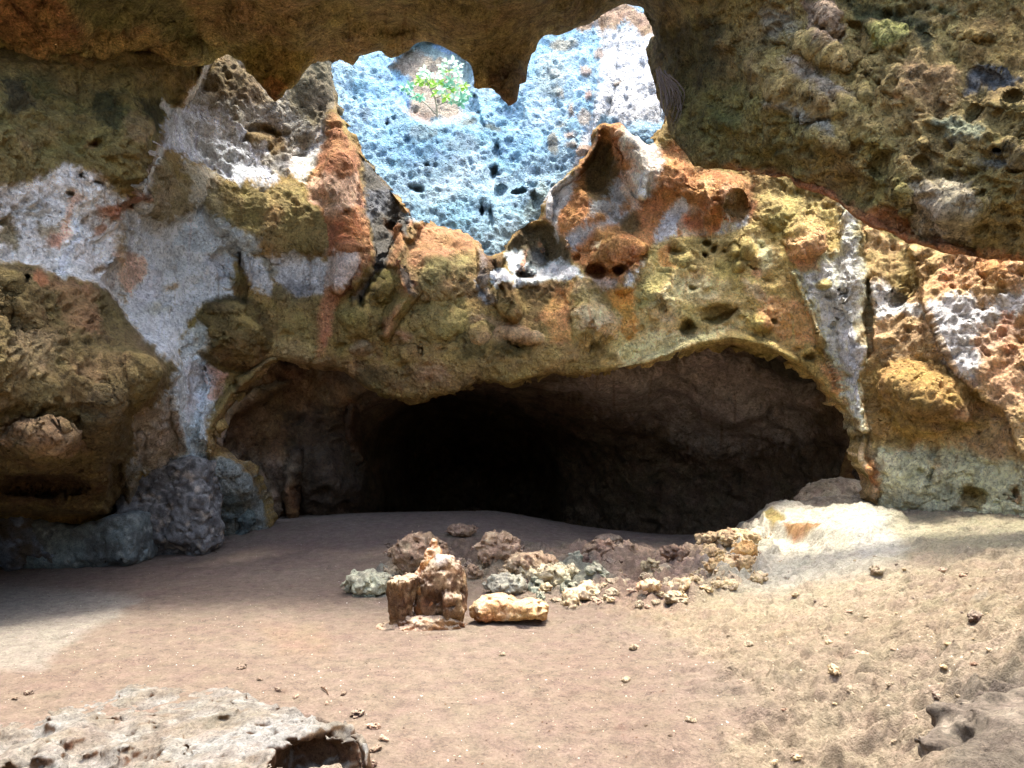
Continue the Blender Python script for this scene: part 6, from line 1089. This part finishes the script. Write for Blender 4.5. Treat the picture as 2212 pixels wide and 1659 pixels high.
V, Q = tube_mesh([[(at(px, py, DS+.25*(1-i/4))-off, .022-.003*i) for i, (px, py) in enumerate(N_([(1000, 1480), (990, 1290), (960, 1170), (900, 1040), (850, 930)]))]], 7)
M_stem = rock_mat('sapling_bark', 12, .4, .004, .2, .25, flat=(176, 168, 148))
mesh_np('trunk', V, Q, M_stem, parent=sap)
for br in ([(985, 1440), (850, 1300), (740, 1210), (660, 1110), (560, 1060)], [(990, 1300), (1120, 1250), (1240, 1190), (1400, 1130)], [(968, 1175), (1080, 1140), (1160, 1120)], [(900, 1040), (1000, 980), (1180, 850), (1195, 720), (1210, 610)], [(850, 930), (800, 850), (760, 800)]):
    V, Q = tube_mesh([[(at(px, py, DS+.08)-off, .014-.002*i) for i, (px, py) in enumerate(N_(br))]], 6)
    mesh_np('branch', V, Q, M_stem, parent=sap)
lv, lq, lc = [], [], []
CL = [(470, 1000, 0), (560, 1080, 0), (640, 1150, 0), (740, 1160, 0), (560, 980, 0), (720, 880, 1), (800, 730, 2), (740, 790, 2), (820, 850, 2), (880, 930, 1), (960, 960, 1), (700, 920, 1), (880, 800, 2), (1080, 660, 2), (1160, 590, 2), (1260, 590, 2), (1340, 650, 2), (1090, 760, 2), (1280, 750, 2), (1340, 800, 2), (1190, 740, 1), (1020, 840, 2), (1210, 890, 0), (1120, 960, 0), (1300, 980, 0), (1040, 920, 1),
      (1050, 1050, 2), (980, 1095, 1), (1220, 1040, 1), (1150, 1160, 1), (1440, 970, 1), (1340, 1070, 2), (1440, 1080, 0), (1500, 1140, 0), (1400, 1180, 0), (1270, 1180, 2), (1240, 1240, 0), (1180, 1000, 0), (1100, 1090, 2), (1380, 1260, 0)]
for cx, cy_, k in CL:
    px, py = N_([(cx, cy_)])[0]; c0 = at(px, py, DS+rng.normal(-.05, .10))-off
    for j in range(7):
        a = j*.9+rng.uniform(-.3, .3); L_ = rng.uniform(.085, .14); tilt = rng.uniform(-.5, .25)
        d_ = np.array([math.cos(a), rng.uniform(-.7, .2), math.sin(a)*.6+tilt]); d_ /= np.linalg.norm(d_)
        s_ = np.cross(d_, [rng.normal(0, .3), -1, .6]); s_ /= np.linalg.norm(s_); nn = np.cross(s_, d_)
        b = len(lv)
        for t, w_, h_ in ((0, .04, 0), (.3, .26, .04), (.62, .30, .05), (.88, .14, .01), (1, .02, -.03)):
            for sg in (-1, 0, 1): lv.append(c0+d_*L_*t+s_*sg*w_*L_+nn*L_*(h_-(.05 if sg == 0 else 0)))
        for r_ in range(4):
            for q_ in range(2): lq.append((b+r_*3+q_, b+r_*3+q_+1, b+r_*3+q_+4, b+r_*3+q_+3))
        lc += [lin([(140, 200, 164), (158, 204, 76), (196, 226, 196)][k])*rng.uniform(.75, 1.15)]*15
ml = bpy.data.materials.new('leaf'); ml.use_nodes = True; nt = ml.node_tree; pb = nt.nodes['Principled BSDF']
aa = nt.nodes.new('ShaderNodeAttribute'); aa.attribute_name = 'albedo'; nt.links.new(aa.outputs['Color'], pb.inputs['Base Color']); pb.inputs['Roughness'].default_value = .45
tr = nt.nodes.new('ShaderNodeBsdfTranslucent'); nt.links.new(aa.outputs['Color'], tr.inputs[0]); mx = nt.nodes.new('ShaderNodeMixShader'); mx.inputs[0].default_value = .4
nt.links.new(pb.outputs[0], mx.inputs[1]); nt.links.new(tr.outputs[0], mx.inputs[2]); nt.links.new(mx.outputs[0], nt.nodes['Material Output'].inputs[0])
mesh_np('foliage', np.array(lv), np.array(lq), ml, np.clip(np.array(lc), 0, 1), parent=sap)
